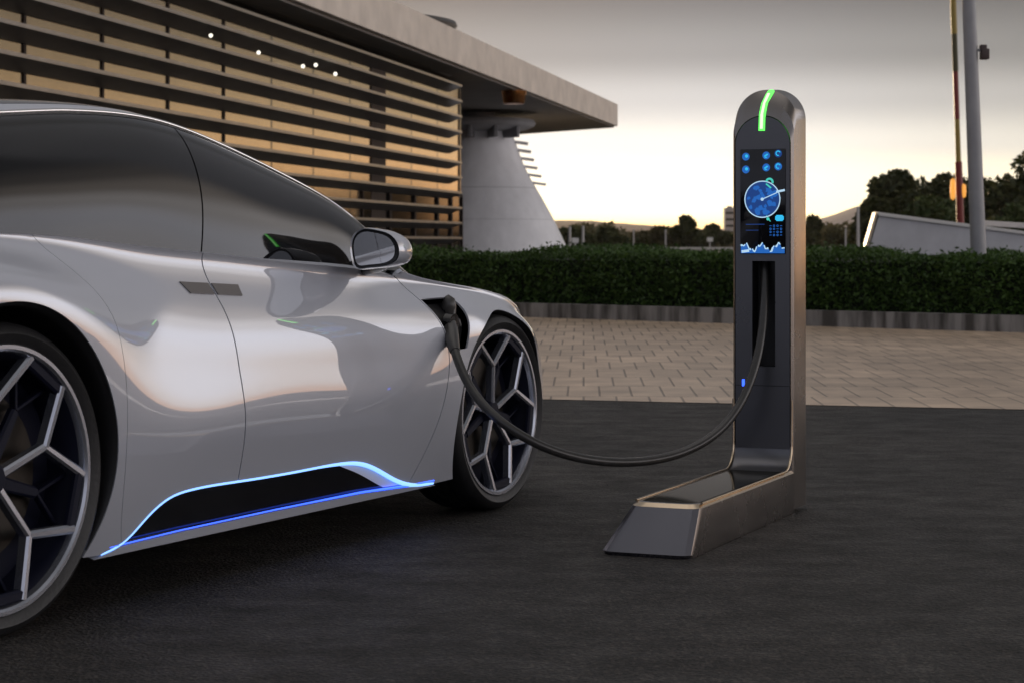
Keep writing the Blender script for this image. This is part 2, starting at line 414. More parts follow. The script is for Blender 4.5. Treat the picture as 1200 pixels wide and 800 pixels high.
def side(mirror):
    kw = dict(mirror=mirror)
    g = 0.0026
    # quarter panel
    ra = arc(*RA, -37, 217, 90)
    ra = [p for p in ra if p[1] > .148]
    seamq = [(u - .0012, z) for u, z in qseam]
    up = [(-2.56 + .0 - .0012, 5.0)]
    q = [T(u, z) for u, z in ra]                               # front foot over the arch to the rear foot
    q += [(-3.25, .02), (-3.40, .02), (-3.55, .02), (-3.77, .02), (-3.77, BT)] + [(u, BT) for u in np.linspace(-3.7, -2.58, 12)]
    q += [(seamq[0][0], BT)] + [T(u, z) for u, z in seamq[2:]] + [T(-2.33, .160), T(-2.37, .150)]
    panel('rear_quarter_panel', BODY, q, M['paint'], car, **kw)
    # rear door
    d = [(qseam[0][0] + .0012, BT)] + [T(u + .0012, z) for u, z in qseam[2:]]
    d += [T(u, z) for u, z in sill if -2.275 < u < bseam[-1][0] - .004]
    d += [T(u - g, z) for u, z in bseam[::-1][:-1]] + [(bseam[0][0] - g, BT)]
    d += [(u, BT) for u in np.linspace(bseam[0][0] - .05, -2.52, 10)]
    rd = panel('door', BODY, d, M['paint'], car, **kw); rd['label'] = 'rear door with the short end of the flush handle'
    # front door
    f = [(bseam[0][0] + g, BT)] + [T(u + g, z) for u, z in bseam[1:]]
    f += [T(u, z) for u, z in sill if bseam[-1][0] + .006 < u < -.69]
    f += [T(u - g, z) for u, z in fseam[::-1][:-2]] + [(fseam[0][0] - g, BT)]
    f += [(u, BT) for u in np.linspace(fseam[0][0] - .05, bseam[0][0] + .05, 12)]
    fd = panel('door', BODY, f, M['paint'], car, **kw); fd['label'] = 'front door with the long end of the flush handle'
    # fender with the charge port cut out
    fa = [p for p in arc(*FA, 212, -32, 90) if p[1] > .15]
    w = [T(u + g, z) for u, z in fseam[2:]] + [T(-.60, .157), T(-.50, .150), T(-.44, .150)]
    w = [(fseam[0][0] + g + .01, BT)] + w
    w += [T(u, z) for u, z in fa]
    w += [(.42, .02), (.50, .02), (.50, 5.0), (.46, 6.0)] + [(u, 6.0) for u in np.linspace(.4, -.66, 16)]
    port = curve([(-.575,.800),(-.54,.752),(-.502,.68),(-.480,.622)], 8)
    port += [(-.478,.620),(-.42,.620),(-.372,.620)] + curve([(-.366,.624),(-.338,.70),(-.334,.755),(-.348,.788),(-.380,.803)], 14)
    port += [(-.46,.803)]
    holes = [] if mirror else [[T(u, z) for u, z in port]]
    panel('front_fender', BODY, w, M['paint'], car, holes=holes, flange=.012, **kw)
    if not mirror:
        pb = [T(u, z) for u, z in port]
        c = np.mean(np.array(pb), axis=0); pb = [(c[0] + (a - c[0]) * .994, c[1] + (b - c[1]) * .994) for a, b in pb]
        pt = panel('charge_port', BODY, pb, M['black'], car, off=-.034, flange=-.027, step=.03)
        so = BODY.pos(-.435, BODY.tz_of(-.435, .71)); 
        bm = bmesh.new()
        bmesh.ops.create_cone(bm, cap_ends=True, segments=28, radius1=.040, radius2=.036, depth=.028, matrix=Matrix.Translation((so[0], so[1] + .016, so[2])) @ Matrix.Rotation(R(90), 4, 'X'))
        bmobj('socket', bm, M['gloss'], pt, smooth=True)
    # nose side, hood half, deck
    n = [(.5045, .02), (.62, .02), (.80, .02), (.975, .02), (.975, 6.0), (.80, 6.0), (.62, 6.0), (.505, 6.0), (.505, 5.0)]
    nb = panel('front_bumper', BODY, n, M['paint'], car, **kw)
    h = [(u, 6.012) for u in np.linspace(-.66, .975, 24)] + [(.975, 7.0), (-.66, 7.0)]
    panel('hood', BODY, h, M['paint'], car, **kw)
    k = [(-3.77, 5.2), (-3.5, 5.4), (-3.35, 6.4), (-.72, 6.4), (-.66, 5.4), (-.66, 7.0), (-3.77, 7.0)]
    panel('shoulder_deck', BODY, k, M['black'], car, step=.06, flange=0, off=-.004, **kw)
    hl = [(.66, 4.3), (.80, 4.25), (.93, 4.3), (.93, 4.9), (.80, 4.95), (.66, 4.6)]
    panel('headlight', BODY, hl, M['lens_or_glint'], car, off=.004, **kw)
    tl = [(-3.76, 3.7), (-3.45, 4.0), (-3.45, 4.35), (-3.76, 4.3)]
    panel('tail_light', BODY, tl, M['tail'], car, off=.004, **kw)
    # sill: dark insert, rocker lip, two light strips
    lo = [(-2.33,.166),(-2.0,.172),(-1.5,.174),(-1.0,.172),(-.66,.160)]
    def lo_z(u): return float(np.interp(u, [p[0] for p in lo], [p[1] for p in lo]))
    s1 = [T(u, z - .004) for u, z in sill if -2.29 < u < -.70] + [T(u, lo_z(u)) for u in np.linspace(-.70, -2.30, 30)]
    panel('sill_insert', BODY, s1, M['gloss'], car, off=-.012, flange=0, **kw)
    s2 = [T(u, min(lo_z(u), sill_z(u)) - .006) for u in np.linspace(-2.36, -.50, 50)] + [(u, .0) for u in np.linspace(-.48, -2.39, 20)]
    panel('rocker_lip', BODY, s2, M['paint'], car, flange=.03, **kw)
    up = [T(u, z) for u, z in sill if -2.36 <= u <= -.50]
    a = strip_tube(BODY, 'light_strip', up, np.interp([q_[0] for q_ in up], [-2.36, -2.2, -1.3, -1.0, -.7, -.5], [.0025, .0036, .0042, .0075, .0075, .004]), M['ledw'], car, off=-.001, **kw); a['label'] = 'upper pale blue light strip along the arched sill edge'
    b = strip_tube(BODY, 'light_strip', [T(u, lo_z(u)) for u in np.linspace(-2.33, -.50, 50)], np.interp(np.linspace(-2.33, -.50, 50), [-2.33, -1.4, -.7, -.5], [.0018, .0024, .0045, .0035]), M['ledb'], car, off=-.001, **kw); b['label'] = 'lower deep blue light strip along the rocker'
    cu = np.linspace(-1.16, -.62, 40)
    th = .036 * np.sin(np.pi * np.clip((cu + 1.16) / .54, 0, 1)) ** .8 + .001
    lc = [T(u, sill_z(u) - .005) for u in cu] + [T(u, max(sill_z(u) - .005 - h, lo_z(u) + .004)) for u, h in zip(cu[::-1], th[::-1])]
    panel('light_channel', BODY, lc, M['ledc'], car, off=-.008, flange=0, **kw)  # pale strip added to catch the glow of the upper light strip
    # arch lips and liners
    for (cx, cz, r), nm in ((RA, 'r'), (FA, 'f')):
        pts = [p for p in arc(cx, cz, r - .002, -35, 215, 70) if p[1] > .15]
        uu = np.array([p[0] for p in pts]); tt = np.array([BODY.tz_of(*p) for p in pts])
        A = BODY.pos(uu, tt); 
        V = []; F = []
        m_ = len(A)
        for i in range(m_):
            for dy, rr in ((.002, 1.0), (.012, .982), (.05, .975), (.34, .99)):
                V.append((cx + (A[i][0] - cx) * rr, A[i][1] + dy, cz + (A[i][2] - cz) * rr))
        for i in range(m_ - 1):
            for j in range(3):
                F.append((i * 4 + j, i * 4 + j + 1, i * 4 + j + 5, i * 4 + j + 4))
        if mirror: V = [(x, -y, z) for x, y, z in V]
        pymesh('wheel_arch_liner', V, F, M['black'], car, smooth=True)
    # side glass
    wb = bseam[0][0]
    up2 = lambda u: 1.90 if u > -2.2 else 1.90 - (-2.2 - u) * .22
    g1 = [(u, .0) for u in np.linspace(-3.05, wb - .004, 14)] + [(wb - .004 + .065 * s, .0 + s * 1.0) for s in np.linspace(.05, 1.89, 12)]
    g1 += [(u, up2(u)) for u in np.linspace(wb + .11, -2.95, 20)] + [(-3.10, 1.3)]
    pn = panel('side_window', GREEN, g1, M['glass'], rd, flange=.006, step=.04, **kw)
    g2 = [(wb + .003 + .065 * s, s) for s in np.linspace(1.89, .0, 14)]
    fr = [(u, .0) for u in np.linspace(wb + .05, -.84, 14)]
    g2 = fr + [(-.82, .3), (-.80, 1.0), (-.78, 1.90)] + [(u, 1.90) for u in np.linspace(-.82, wb + .14, 16)] + g2
    panel('side_window', GREEN, g2, M['glass'], fd, flange=.006, step=.04, **kw)
    sl = [(-.835, .05), (-.60, .05), (-.45, .05), (-.40, 1.85), (-.60, 1.88), (-.775, 1.88), (-.795, 1.0), (-.815, .3)]
    panel('window_sail', GREEN, sl, M['gloss'], fd, flange=.006, step=.04, **kw)
    # black seal between glass and rail, roof rail, roof, windscreen, rear screen
    se = [(u, up2(u) + .004) for u in np.linspace(-2.95, -.4, 40)] + [(u, up2(u) + .05) for u in np.linspace(-.4, -2.95, 40)]
    panel('window_seal', GREEN, se, M['black'], car, flange=0, off=.001, step=.04, **kw)
    rl = [(u, up2(u) + .045) for u in np.linspace(-2.95, -.30, 50)] + [(-.10, 1.9), (.0, 1.95), (.0, 2.2)] + [(u, 2.2) for u in np.linspace(-.1, -2.95, 50)]
    panel('roof_rail', GREEN, rl, M['paint'], car, step=.03, **kw)
    strip_tube(GREEN, 'rail_glint_bead', [(u, up2(u) + .075) for u in np.linspace(-2.95, -.30, 60)], .0065, M['glint_bead'], car, off=.002, mirror=mirror)  # bright metal bead added to catch a highlight along the rail
    rq = [(-3.58, .05), (-3.10, .05), (-3.16, 1.25), (-2.97, 1.76), (-2.97, 2.2), (-3.58, 2.2)]
    panel('rear_pillar', GREEN, rq, M['paint'], car, step=.04, **kw)
    rf = [(-2.55, 2.215), (-1.35, 2.215), (-1.28, 4.0), (-2.60, 4.0)]
    panel('roof', GREEN, rf, M['gloss'], car, step=.05, **kw)
    ws = [(-1.34, 2.215), (.0, 2.215), (.04, 4.0), (-1.27, 4.0)]
    panel('windscreen', GREEN, ws, M['glass'], car, step=.06, **kw)
    rs = [(-3.58, 2.215), (-2.56, 2.215), (-2.61, 4.0), (-3.58, 4.0)]
    panel('rear_screen', GREEN, rs, M['glass'], car, step=.06, **kw)
    # handles
    hz = [( -1.948,.884),(-1.812,.8775),(-1.803,.8445),(-1.918,.850)]
    hh = panel('handle', BODY, [T(u, z) for u, z in hz], M['handle'], rd, off=.004, flange=.012, **kw)
    hz = [( -1.795,.8765),(-1.662,.870),(-1.664,.837),(-1.787,.8435)]
    panel('handle', BODY, [T(u, z) for u, z in hz], M['handle'], fd, off=.004, flange=.012, **kw)
    # door mirror
    sg = -1 if not mirror else 1
    yb = lambda v: sg * (v - VC)
    mr = empty_mesh_mirror(fd, yb)

def empty_mesh_mirror(fd, yb):
    # D-shaped shell lofted along u: outline in (v, z)
    prof = curve([(v_ * .90 - .004, z_ - .018) for v_, z_ in [(.010,.945),(.014,1.045),(.035,1.060),(.105,1.060),(.165,1.043),(.197,1.005),(.192,.962),(.150,.940),(.060,.930),(.020,.932),(.010,.945)]], 40)[:-1]
    n = len(prof); c = np.mean(np.array(prof), axis=0)
    V = []; F = []
    for (u, s, dz, dv) in ((-1.10, .93, 0, 0), (-1.106, .97, 0, 0), (-1.09, 1.0, 0, 0), (-1.05, .995, 0, 0), (-1.00, .93, -.003, -.008), (-.955, .76, -.006, -.02), (-.93, .5, -.008, -.03), (-.92, .15, -.009, -.035)):
        for (v, z) in prof:
            V.append((u - .01 + (v - .1) * .10, yb(c[0] + (v - c[0]) * s + dv), c[1] + (z - c[1]) * s + dz))
    for k in range(7):
        for i in range(n): F.append((k * n + i, k * n + (i + 1) % n, (k + 1) * n + (i + 1) % n, (k + 1) * n + i))
    F.append(tuple(range(7 * n, 8 * n)))
    # dark bezel recess and glass
    bm = bmesh.new()
    vs = [bm.verts.new(p) for p in V]
    for f in F: bm.faces.new([vs[i] for i in f])
    mo = bmobj('wing_mirror', bm, M['paint'], fd, smooth=True, sharp=60)
    for nm, s, u, mt in (('bezel', .94, -1.098, M['gloss']), ('mirror_glass', .80, -1.1005, M['mirror'])):
        bm = bmesh.new()
        vs = [bm.verts.new((u - .01 + (v - .1) * .10, yb(c[0] + (v - c[0]) * s - .004), c[1] + (z - c[1]) * s + .001)) for v, z in prof]
        bm.faces.new(vs)
        q = bmesh.ops.extrude_face_region(bm, geom=bm.faces[:])
        bmesh.ops.translate(bm, vec=(.008, 0, 0), verts=[v for v in q['geom'] if isinstance(v, bmesh.types.BMVert)])
        bmobj(nm, bm, mt, mo)
    # stalk
    tube('mirror_stalk', [(-.86, yb(-.13), .915), (-.92, yb(-.06), .918), (-.97, yb(.02), .926), (-1.0, yb(.08), .94)], [.034, .028, .024, .02], M['gloss'], mo, seg=12)
    return mo

side(False); side(True)

# tub, end caps
bm = bmesh.new()
add_box(bm, (-1.42, 0, .48), (4.2, 1.30, .62), bevel=.05)
add_box(bm, (-1.42, 0, .50), (1.75, 1.74, .60), bevel=.05)
bmobj('underbody', bm, M['black'], car, smooth=True)
for u, nm in ((-3.77, 'rear_bumper'), (.975, 'nose_panel')):
    tt = np.linspace(.02, 7, 60); P = BODY.pos(np.full(60, u), tt)
    V = [tuple(p) for p in P] + [(p[0], -p[1], p[2]) for p in P[::-1]]
    pymesh(nm, V, [tuple(range(len(V)))], M['paint'] if u > 0 else M['paint'], car)

# wheels -----------------------------------------------------------
def make_wheel(name, r, rr, width, spin):
    """axis along local Y, outer face at y = 0 looking towards -Y"""
    w = empty(name); w.parent = car
    w_ = width
    lathe('tyre', [(rr + .004, .012), (rr + .016, .002), (r - .030, -.006), (r - .014, .004), (r - .004, .020), (r, .045),
                   (r, .075), (r - .010, .078), (r - .010, .086), (r, .089), (r + .001, w_ * .5 - .006), (r - .010, w_ * .5 - .004), (r - .010, w_ * .5 + .004), (r + .001, w_ * .5 + .006),
                   (r, w_ - .09), (r - .010, w_ - .086), (r - .010, w_ - .078), (r, w_ - .075), (r, w_ - .045), (r - .014, w_ - .006), (r - .03, w_), (rr, w_ - .005)], M['rubber'], w, seg=120, axis='Y', sharp=40)
    rim = lathe('rim', [(rr - .014, .026), (rr - .010, .010), (rr - .004, .004), (rr + .006, .004), (rr + .008, .018), (rr - .004, .030), (rr - .014, .026)], M['rim'], w, seg=120, axis='Y', sharp=30)
    lathe('rim_barrel', [(rr - .0135, .027), (rr - .005, .032), (rr - .008, .10), (rr - .03, w_ - .03), (rr - .036, w_ - .03), (rr - .034, .09), (rr - .016, .03), (rr - .0135, .027)], M['rimdark'], w, seg=120, axis='Y', sharp=30)
    # back plate: dark, closes the wheel
    lathe('wheel_barrel', [(.001, .115), (rr - .034, .118), (rr - .034, .125), (.001, .122)], M['rimdark'], w, seg=60, axis='Y')
    lathe('brake_disc', [(.05, .098), (rr * .66, .098), (rr * .66, .112), (.05, .112), (.05, .098)], M['disc'], w, seg=60, axis='Y')
    hub = lathe('hub_cap', [(.001, .030), (.034, .030), (.042, .036), (.046, .05), (.06, .112)], M['rimdark'], w, seg=40, axis='Y')
    # five forked spokes
    def bar(bm, a, b, wa, wb, ya, yb, dep=.03, bev=.006):
        a = Vector((a[0], 0, a[1])); b = Vector((b[0], 0, b[1]))
        t = (b - a).normalized(); s = Vector((-t.z, 0, t.x))
        rings = []
        for p, ww, y in ((a, wa, ya), (b, wb, yb)):
            rings.append([bm.verts.new(p + s * ww * k + Vector((0, y + d, 0))) for k, d in ((-.5, dep), (-.5, bev), (-.5 + bev / ww, 0), (.5 - bev / ww, 0), (.5, bev), (.5, dep))])
        for i in range(6):
            bm.faces.new((rings[0][i], rings[0][(i + 1) % 6], rings[1][(i + 1) % 6], rings[1][i]))
        bm.faces.new(rings[0]); bm.faces.new(rings[1][::-1])
    for k in range(5):
        a = R(spin + 72 * k)
        pol = lambda q, an: (rr * q * math.cos(an), rr * q * math.sin(an))
        bm = bmesh.new()
        node = pol(.60, a)
        bar(bm, pol(.07, a), node, .025, .022, .032, .020)
        bar(bm, pol(.585, a), pol(.968, a + R(23)), .022, .025, .0195, .0085)
        bar(bm, pol(.5855, a), pol(.968, a - R(23)), .0215, .0245, .0199, .0089)
        bmobj('spoke', bm, M['rim'], rim)
        bm = bmesh.new()
        a2 = a + R(36)
        bar(bm, pol(.935, a2 - R(13.5)), pol(.935, a2 + R(13.5)), .030, .030, .012, .012, dep=.018)
        bar(bm, pol(.935, a2 - R(13)), pol(.60, a2), .011, .009, .060, .06, dep=.02, bev=.002)
        bar(bm, pol(.935, a2 + R(13)), pol(.6005, a2), .011, .009, .0605, .0605, dep=.02, bev=.002)
        bar(bm, pol(.59, a2), pol(.10, a2), .03, .04, .058, .058, dep=.02)
        bmobj('spoke_insert', bm, M['rimdark'], rim)
    return w
def put(w, u, v, z, mirror=False, steer=0):
    w.location = (u, -(v - VC) if not mirror else (v - VC), z)
    w.rotation_euler = (0, 0, R(steer) + (PI if mirror else 0))
def dup_tree(o, parent):
    c = o.copy(); COL.objects.link(c); c.parent = parent
    for ch in list(o.children): dup_tree(ch, c)
    return c
wf = make_wheel('wheel', .365, .302, .245, 24 + 72); put(wf, 0, -.025, .365)
wr = make_wheel('wheel', .400, .336, .285, 20); put(wr, -2.80, .005, .400)
w3 = dup_tree(wf, car); put(w3, 0, -.025, .365, True)
w4 = dup_tree(wr, car); put(w4, -2.80, .005, .400, True)

# ------------------------------------------------------------------ charging station
eC = Vector((.538, 1.248, 0)).normalized(); mC = Vector((eC.y, -eC.x, 0))
W = .235; TK = .18
# local frame: x = across (right), y = depth (back), z up; origin at front-left foot of the column on the ground
orgC = Vector((1.109, 7.717, 0)) - eC * TK - mC * W
ch = empty('charging_station', orgC, math.atan2(mC.y, mC.x))
tag(ch, 'slim bronze metal charging post with arched top, blue touch screen and long foot', 'charging station')
def archprof(x0, x1, ztop, zbot, n=28):
    r = (x1 - x0) / 2; cx = (x0 + x1) / 2
    return [(x0, zbot)] + [(cx - r * math.cos(PI * i / n), ztop - r + r * math.sin(PI * i / n)) for i in range(n + 1)] + [(x1, zbot)]
def loftbm(profs):
    bm = bmesh.new(); rings = [[bm.verts.new((x, y, z)) for x, z in pr] for y, pr in profs]
    n = len(rings[0])
    for a, b in zip(rings[:-1], rings[1:]):
        for i in range(n): bm.faces.new((a[i], a[(i + 1) % n], b[(i + 1) % n], b[i]))
    return bm, rings
ZB = .016
p0 = archprof(.010, W - .010, 1.470, ZB); p1 = archprof(.001, W - .001, 1.520, ZB); p2 = archprof(0, W, 1.568, ZB); p3 = archprof(0, W, 1.577, ZB); p4 = archprof(.006, W - .006, 1.571, ZB)
bm, rg = loftbm([(.000, p0), (.012, p1), (.045, p2), (TK - .008, p3), (TK, p4)])
bm.faces.new(rg[-1][::-1])
colo = bmobj('post_shell', bm, M['steel'], ch, smooth=True, sharp=25)
# front panel with the cable slot left open
def ring_faces(bm, outer, inner_rect):
    pass
SX0, SX1, SZ0, SZ1 = .078, .166, .540, .930
bm = bmesh.new()
fp = archprof(.0135, W - .0135, 1.4665, .0)
zf = .18
def quad(bm, pts): 
    bm.faces.new([bm.verts.new(p) for p in pts])
yF = -.0015
x0, x1 = .0135, W - .0135; r0 = (x1 - x0) / 2; zs = 1.4665 - r0
quad(bm, [(x0, yF, zf), (x1, yF, zf), (x1, yF, SZ0), (x0, yF, SZ0)])
quad(bm, [(x0, yF, SZ0), (SX0, yF, SZ0), (SX0, yF, SZ1), (x0, yF, SZ1)])
quad(bm, [(SX1, yF, SZ0), (x1, yF, SZ0), (x1, yF, SZ1), (SX1, yF, SZ1)])
quad(bm, [(x0, yF, SZ1), (x1, yF, SZ1)] + [((x0 + x1) / 2 + r0 * math.cos(PI * i / 28), yF, zs + r0 * math.sin(PI * i / 28)) for i in range(29)])
bmesh.ops.remove_doubles(bm, verts=bm.verts, dist=1e-5)
bmobj('front_panel', bm, M['front'], ch)
bm = bmesh.new()
D = .075
for pts in ([(SX0, yF, SZ0), (SX1, yF, SZ0), (SX1, D, SZ0), (SX0, D, SZ0)], [(SX0, yF, SZ1), (SX1, yF, SZ1), (SX1, D, SZ1), (SX0, D, SZ1)],
            [(SX0, yF, SZ0), (SX0, yF, SZ1), (SX0, D, SZ1), (SX0, D, SZ0)], [(SX1, yF, SZ0), (SX1, yF, SZ1), (SX1, D, SZ1), (SX1, D, SZ0)],
            [(SX0, D, SZ0), (SX1, D, SZ0), (SX1, D, SZ1), (SX0, D, SZ1)]): quad(bm, pts)
bmobj('cable_slot', bm, M['black'], ch)
# foot: bevelled prism running forward (-y)
FL = 1.20; FH = .162
def foot_pts(inset, z, fl, xl):
    c = .045
    q = [(xl + inset, .018)] + [(xl + inset + c * (1 - math.cos(a)), -fl + inset + c * (1 - math.sin(a))) for a in (0, R(30), R(60), R(90))]
    q += [(W - .0006 - inset - c * (1 - math.sin(a)), -fl + inset + c * (1 - math.cos(a))) for a in (0, R(30), R(60), R(90))] + [(W - .0006 - inset, .018)]
    return q
bm = bmesh.new()
rings = []
for z, ins, fl, xl in ((.0, .004, FL, -.073), (.012, .0, FL, -.075), (.150, .0, FL - .085, -.004), (FH, .011, FL - .09, 0.0), (FH + .001, .019, FL - .095, 0.0), (FH - .004, .022, FL - .095, 0.0)):
    rings.append([bm.verts.new((x, y, z)) for x, y in foot_pts(ins, z, fl, xl)])
for a, b in zip(rings[:-1], rings[1:]):
    for i in range(10): bm.faces.new((a[i], a[(i + 1) % 10], b[(i + 1) % 10], b[i]))
bm.faces.new(rings[0][::-1]); bm.faces.new(rings[-1])
foot = bmobj('foot', bm, M['steel'], ch, smooth=True, sharp=20)
foot.data.materials.append(mat('polished_grey', (0.19, 0.19, 0.215), 0.18, 0.95)); foot.data.materials.append(M['trim'])
for p in foot.data.polygons:
    if p.normal.y < -.45 or p.normal.x < -.45: p.material_index = 1
    if .25 < p.normal.z < .97 and p.center.z > .145: p.material_index = 2  # bevels get the lighter metal, a gold edge highlight put into colour
bm = bmesh.new()
gp = [(.024, -.062), (.024, -FL + .138), (.04, -FL + .122), (W - .045, -FL + .122), (W - .026, -FL + .145), (W - .026, -.062)]
extrude_poly(bm, gp, FH - .003, FH + .0005)
bmobj('foot_glass', bm, M['footglass'], ch)
# concave fillet between post and foot
V = []; F = []
nf = 14; rf = .085
for i in range(nf + 1):
    a = PI / 2 * i / nf
    y = -rf * (1 - math.sin(a)) ; z = FH + rf * (1 - math.cos(a))
    V += [(.006, y - .001, z), (W - .006, y - .001, z)]
for i in range(nf): F.append((2 * i, 2 * i + 1, 2 * i + 3, 2 * i + 2))
V2 = V + [(.006, 0, FH), (W - .006, 0, FH)]
F.append(tuple([2 * i for i in range(nf + 1)] + [len(V)])); F.append(tuple([2 * i + 1 for i in range(nf + 1)][::-1] + [len(V) + 1])[::-1])
pymesh('foot_fillet', V2, F, M['front'], ch, smooth=True, sharp=40)
# edge trims on foot and post; gold highlight put into their bright metal
for xx in (.006, W - .006):
    pts = [(xx, -FL + .13, FH + .002)] + [(xx, -.11, FH + .002)] + [(xx, -.09 * (1 - math.sin(a)) - .004, FH + .002 + .09 * (1 - math.cos(a))) for a in np.linspace(0, PI / 2, 10)] + [(xx, -.003, .42)]
    tube('edge_trim', pts, .0046, M['trim'], ch, seg=8)
# screen
scr = box('screen', ((.033 + .206) / 2, -.004, (1.345 + .956) / 2), (.173, .006, .389), M['screen'], ch, bevel=.002)
def sx(px): return (px - 858) / 72 * W
def sz(py): return 1 + (284 - py) * 7.62 / 2400
YS = -.0085
def disc(bm, x, z, r, n=28, r2=None, y=YS, a0=0, a1=360):
    if r2 is None and a1 - a0 >= 360:
        bm.faces.new([bm.verts.new((x + r * math.cos(2 * PI * i / n), y, z + r * math.sin(2 * PI * i / n))) for i in range(n)])
    else:
        A = [R(a0 + (a1 - a0) * i / n) for i in range(n + 1)]
        o = [bm.verts.new((x + r * math.cos(a), y, z + r * math.sin(a))) for a in A]
        q = [bm.verts.new((x + (r2 or 0) * math.cos(a), y, z + (r2 or 0) * math.sin(a))) for a in A]
        for i in range(n): bm.faces.new((o[i], o[i + 1], q[i + 1], q[i]))
def rect(bm, xa, za, xb, zb, y=YS):
    bm.faces.new([bm.verts.new(p) for p in ((xa, y, za), (xb, y, za), (xb, y, zb), (xa, y, zb))])
def seg2(bm, xa, za, xb, zb, w, y=YS):
    d = Vector((xb - xa, zb - za)).normalized(); nx, nz = -d.y * w / 2, d.x * w / 2
    bm.faces.new([bm.verts.new(p) for p in ((xa + nx, y, za + nz), (xa - nx, y, za - nz), (xb - nx, y, zb - nz), (xb + nx, y, zb + nz))])
for i, (px, py) in enumerate([(875, 184), (875, 199), (899, 183), (899, 197), (913, 181), (913, 196)]):
    bm = bmesh.new(); disc(bm, sx(px), sz(py), .0145)
    ic = bmobj('icon', bm, M['ui_blue'] if i != 4 else M['ui_deep'], scr)
    bm = bmesh.new()
    if i in (0, 1): disc(bm, sx(px) + .003, sz(py) + .002, .006, y=YS - .001)
    elif i in (2, 3): seg2(bm, sx(px) - .007, sz(py) - .004, sx(px) + .006, sz(py) + .005, .006, YS - .001); rect(bm, sx(px) - .006, sz(py) - .009, sx(px) + .004, sz(py) - .006, YS - .0013)
    else: disc(bm, sx(px), sz(py) + .001, .010, r2=.006, y=YS - .001, a0=20, a1=290)
    bmobj('glyph', bm, M['ui_cyan'], ic)
cx, cz = sx(894.5), sz(234); rd_ = .0655
bm = bmesh.new(); disc(bm, cx, cz, rd_, n=48); dial = bmobj('dial', bm, M['ui_deep'], scr)
bm = bmesh.new(); disc(bm, cx, cz, rd_ + .0035, n=60, r2=rd_ - .0005, y=YS - .0008, a0=0, a1=359.9); disc(bm, cx + .07, cz + .004, .001, n=6); bmobj('dial_ring', bm, M['ui_pale'], scr)
bm = bmesh.new()
rr_ = random.Random(4)
for k in range(26):
    a = rr_.uniform(0, 2 * PI); q = rd_ * .82 * math.sqrt(rr_.random())
    pts = []
    r_ = rr_.uniform(.007, .016); n = rr_.randint(5, 8)
    for i in range(n):
        aa = 2 * PI * i / n; rq = r_ * rr_.uniform(.5, 1.1)
        pts.append((cx + q * math.cos(a) + rq * math.cos(aa), YS - .0010 - k * .00002, cz + q * math.sin(a) * .95 + rq * math.sin(aa)))
    pts = [(cx + (p[0] - cx) * min(1, rd_ * .97 / max(1e-6, math.hypot(p[0] - cx, p[2] - cz))), p[1], cz + (p[2] - cz) * min(1, rd_ * .97 / max(1e-6, math.hypot(p[0] - cx, p[2] - cz)))) for p in pts]
    bm.faces.new([bm.verts.new(p) for p in pts])
bmobj('dial_map', bm, M['ui_blue'], scr)
bm = bmesh.new(); seg2(bm, cx, cz, sx(915), sz(225), .0035, YS - .003); disc(bm, cx, cz, .006, y=YS - .0032); seg2(bm, sx(911), sz(225.5), sx(921), sz(223.5), .008, YS - .0034)
bmobj('dial_needle', bm, M['ui_pale'], scr)
bm = bmesh.new(); disc(bm, sx(903), sz(214), .016, n=18, r2=.008, y=YS - .003, a0=-20, a1=170); seg2(bm, sx(899), sz(216), sx(905), sz(221), .006, YS - .0033)
bmobj('dial_marker', bm, M['ui_teal'], scr)
bm = bmesh.new()
xa, xb, za, zb = sx(909.5), sx(919.5), sz(259.5), sz(252.5)
rect(bm, xa + .004, za, xb - .004, zb); rect(bm, xa, za + .004, xa + .004, zb - .004); rect(bm, xb - .004, za + .004, xb, zb - .004)
bmobj('button', bm, M['ui_cyan'], scr)
bm = bmesh.new(); disc(bm, sx(901), sz(257), .006, n=12); seg2(bm, sx(899), sz(253), sx(904), sz(260), .003, YS - .0005)
bmobj('marker_dot', bm, M['ui_teal'], scr)
bm = bmesh.new(); rect(bm, sx(875), sz(263.6), sx(897), sz(262.8)); rect(bm, sx(875), sz(270.4), sx(890), sz(269.8)); bmobj('text_line', bm, M['ui_deep'], scr)
bm = bmesh.new()
for i in range(4):
    for j in range(4):
        x_, z_ = sx(904 + i * 4.1), sz(265 + j * 3.6)
        if (i + j) % 3: disc(bm, x_, z_, .0042, n=8, r2=.0022, a0=0, a1=359)
        else: rect(bm, x_ - .004, z_ - .001, x_ + .004, z_ + .001)
bmobj('readout_grid', bm, M['ui_blue'], scr)
bm = bmesh.new()
N = 30; h1 = [.022 + .012 * math.sin(i * .55) + .007 * math.sin(i * 1.7 + 1) for i in range(N + 1)]
zb0 = sz(297)
for i in range(N):
    xa = sx(869 + i * 51.5 / N); xb = sx(869 + (i + 1) * 51.5 / N)
    bm.faces.new([bm.verts.new(p) for p in ((xa, YS, zb0), (xb, YS, zb0), (xb, YS, zb0 + h1[i + 1]), (xa, YS, zb0 + h1[i]))])
gr = bmobj('graph', bm, M['ui_blue'], scr)
bm = bmesh.new()
for i in range(N):
    xa = sx(869 + i * 51.5 / N); xb = sx(869 + (i + 1) * 51.5 / N)
    if i % 4 != 3: seg2(bm, xa, zb0 + h1[i], xb, zb0 + h1[i + 1], .0045 if i % 3 else .007, YS - .001)
seg2(bm, sx(870), zb0 + .006, sx(879), zb0 + .010, .010, YS - .0012)
bmobj('graph_line', bm, M['ui_pale'], scr)
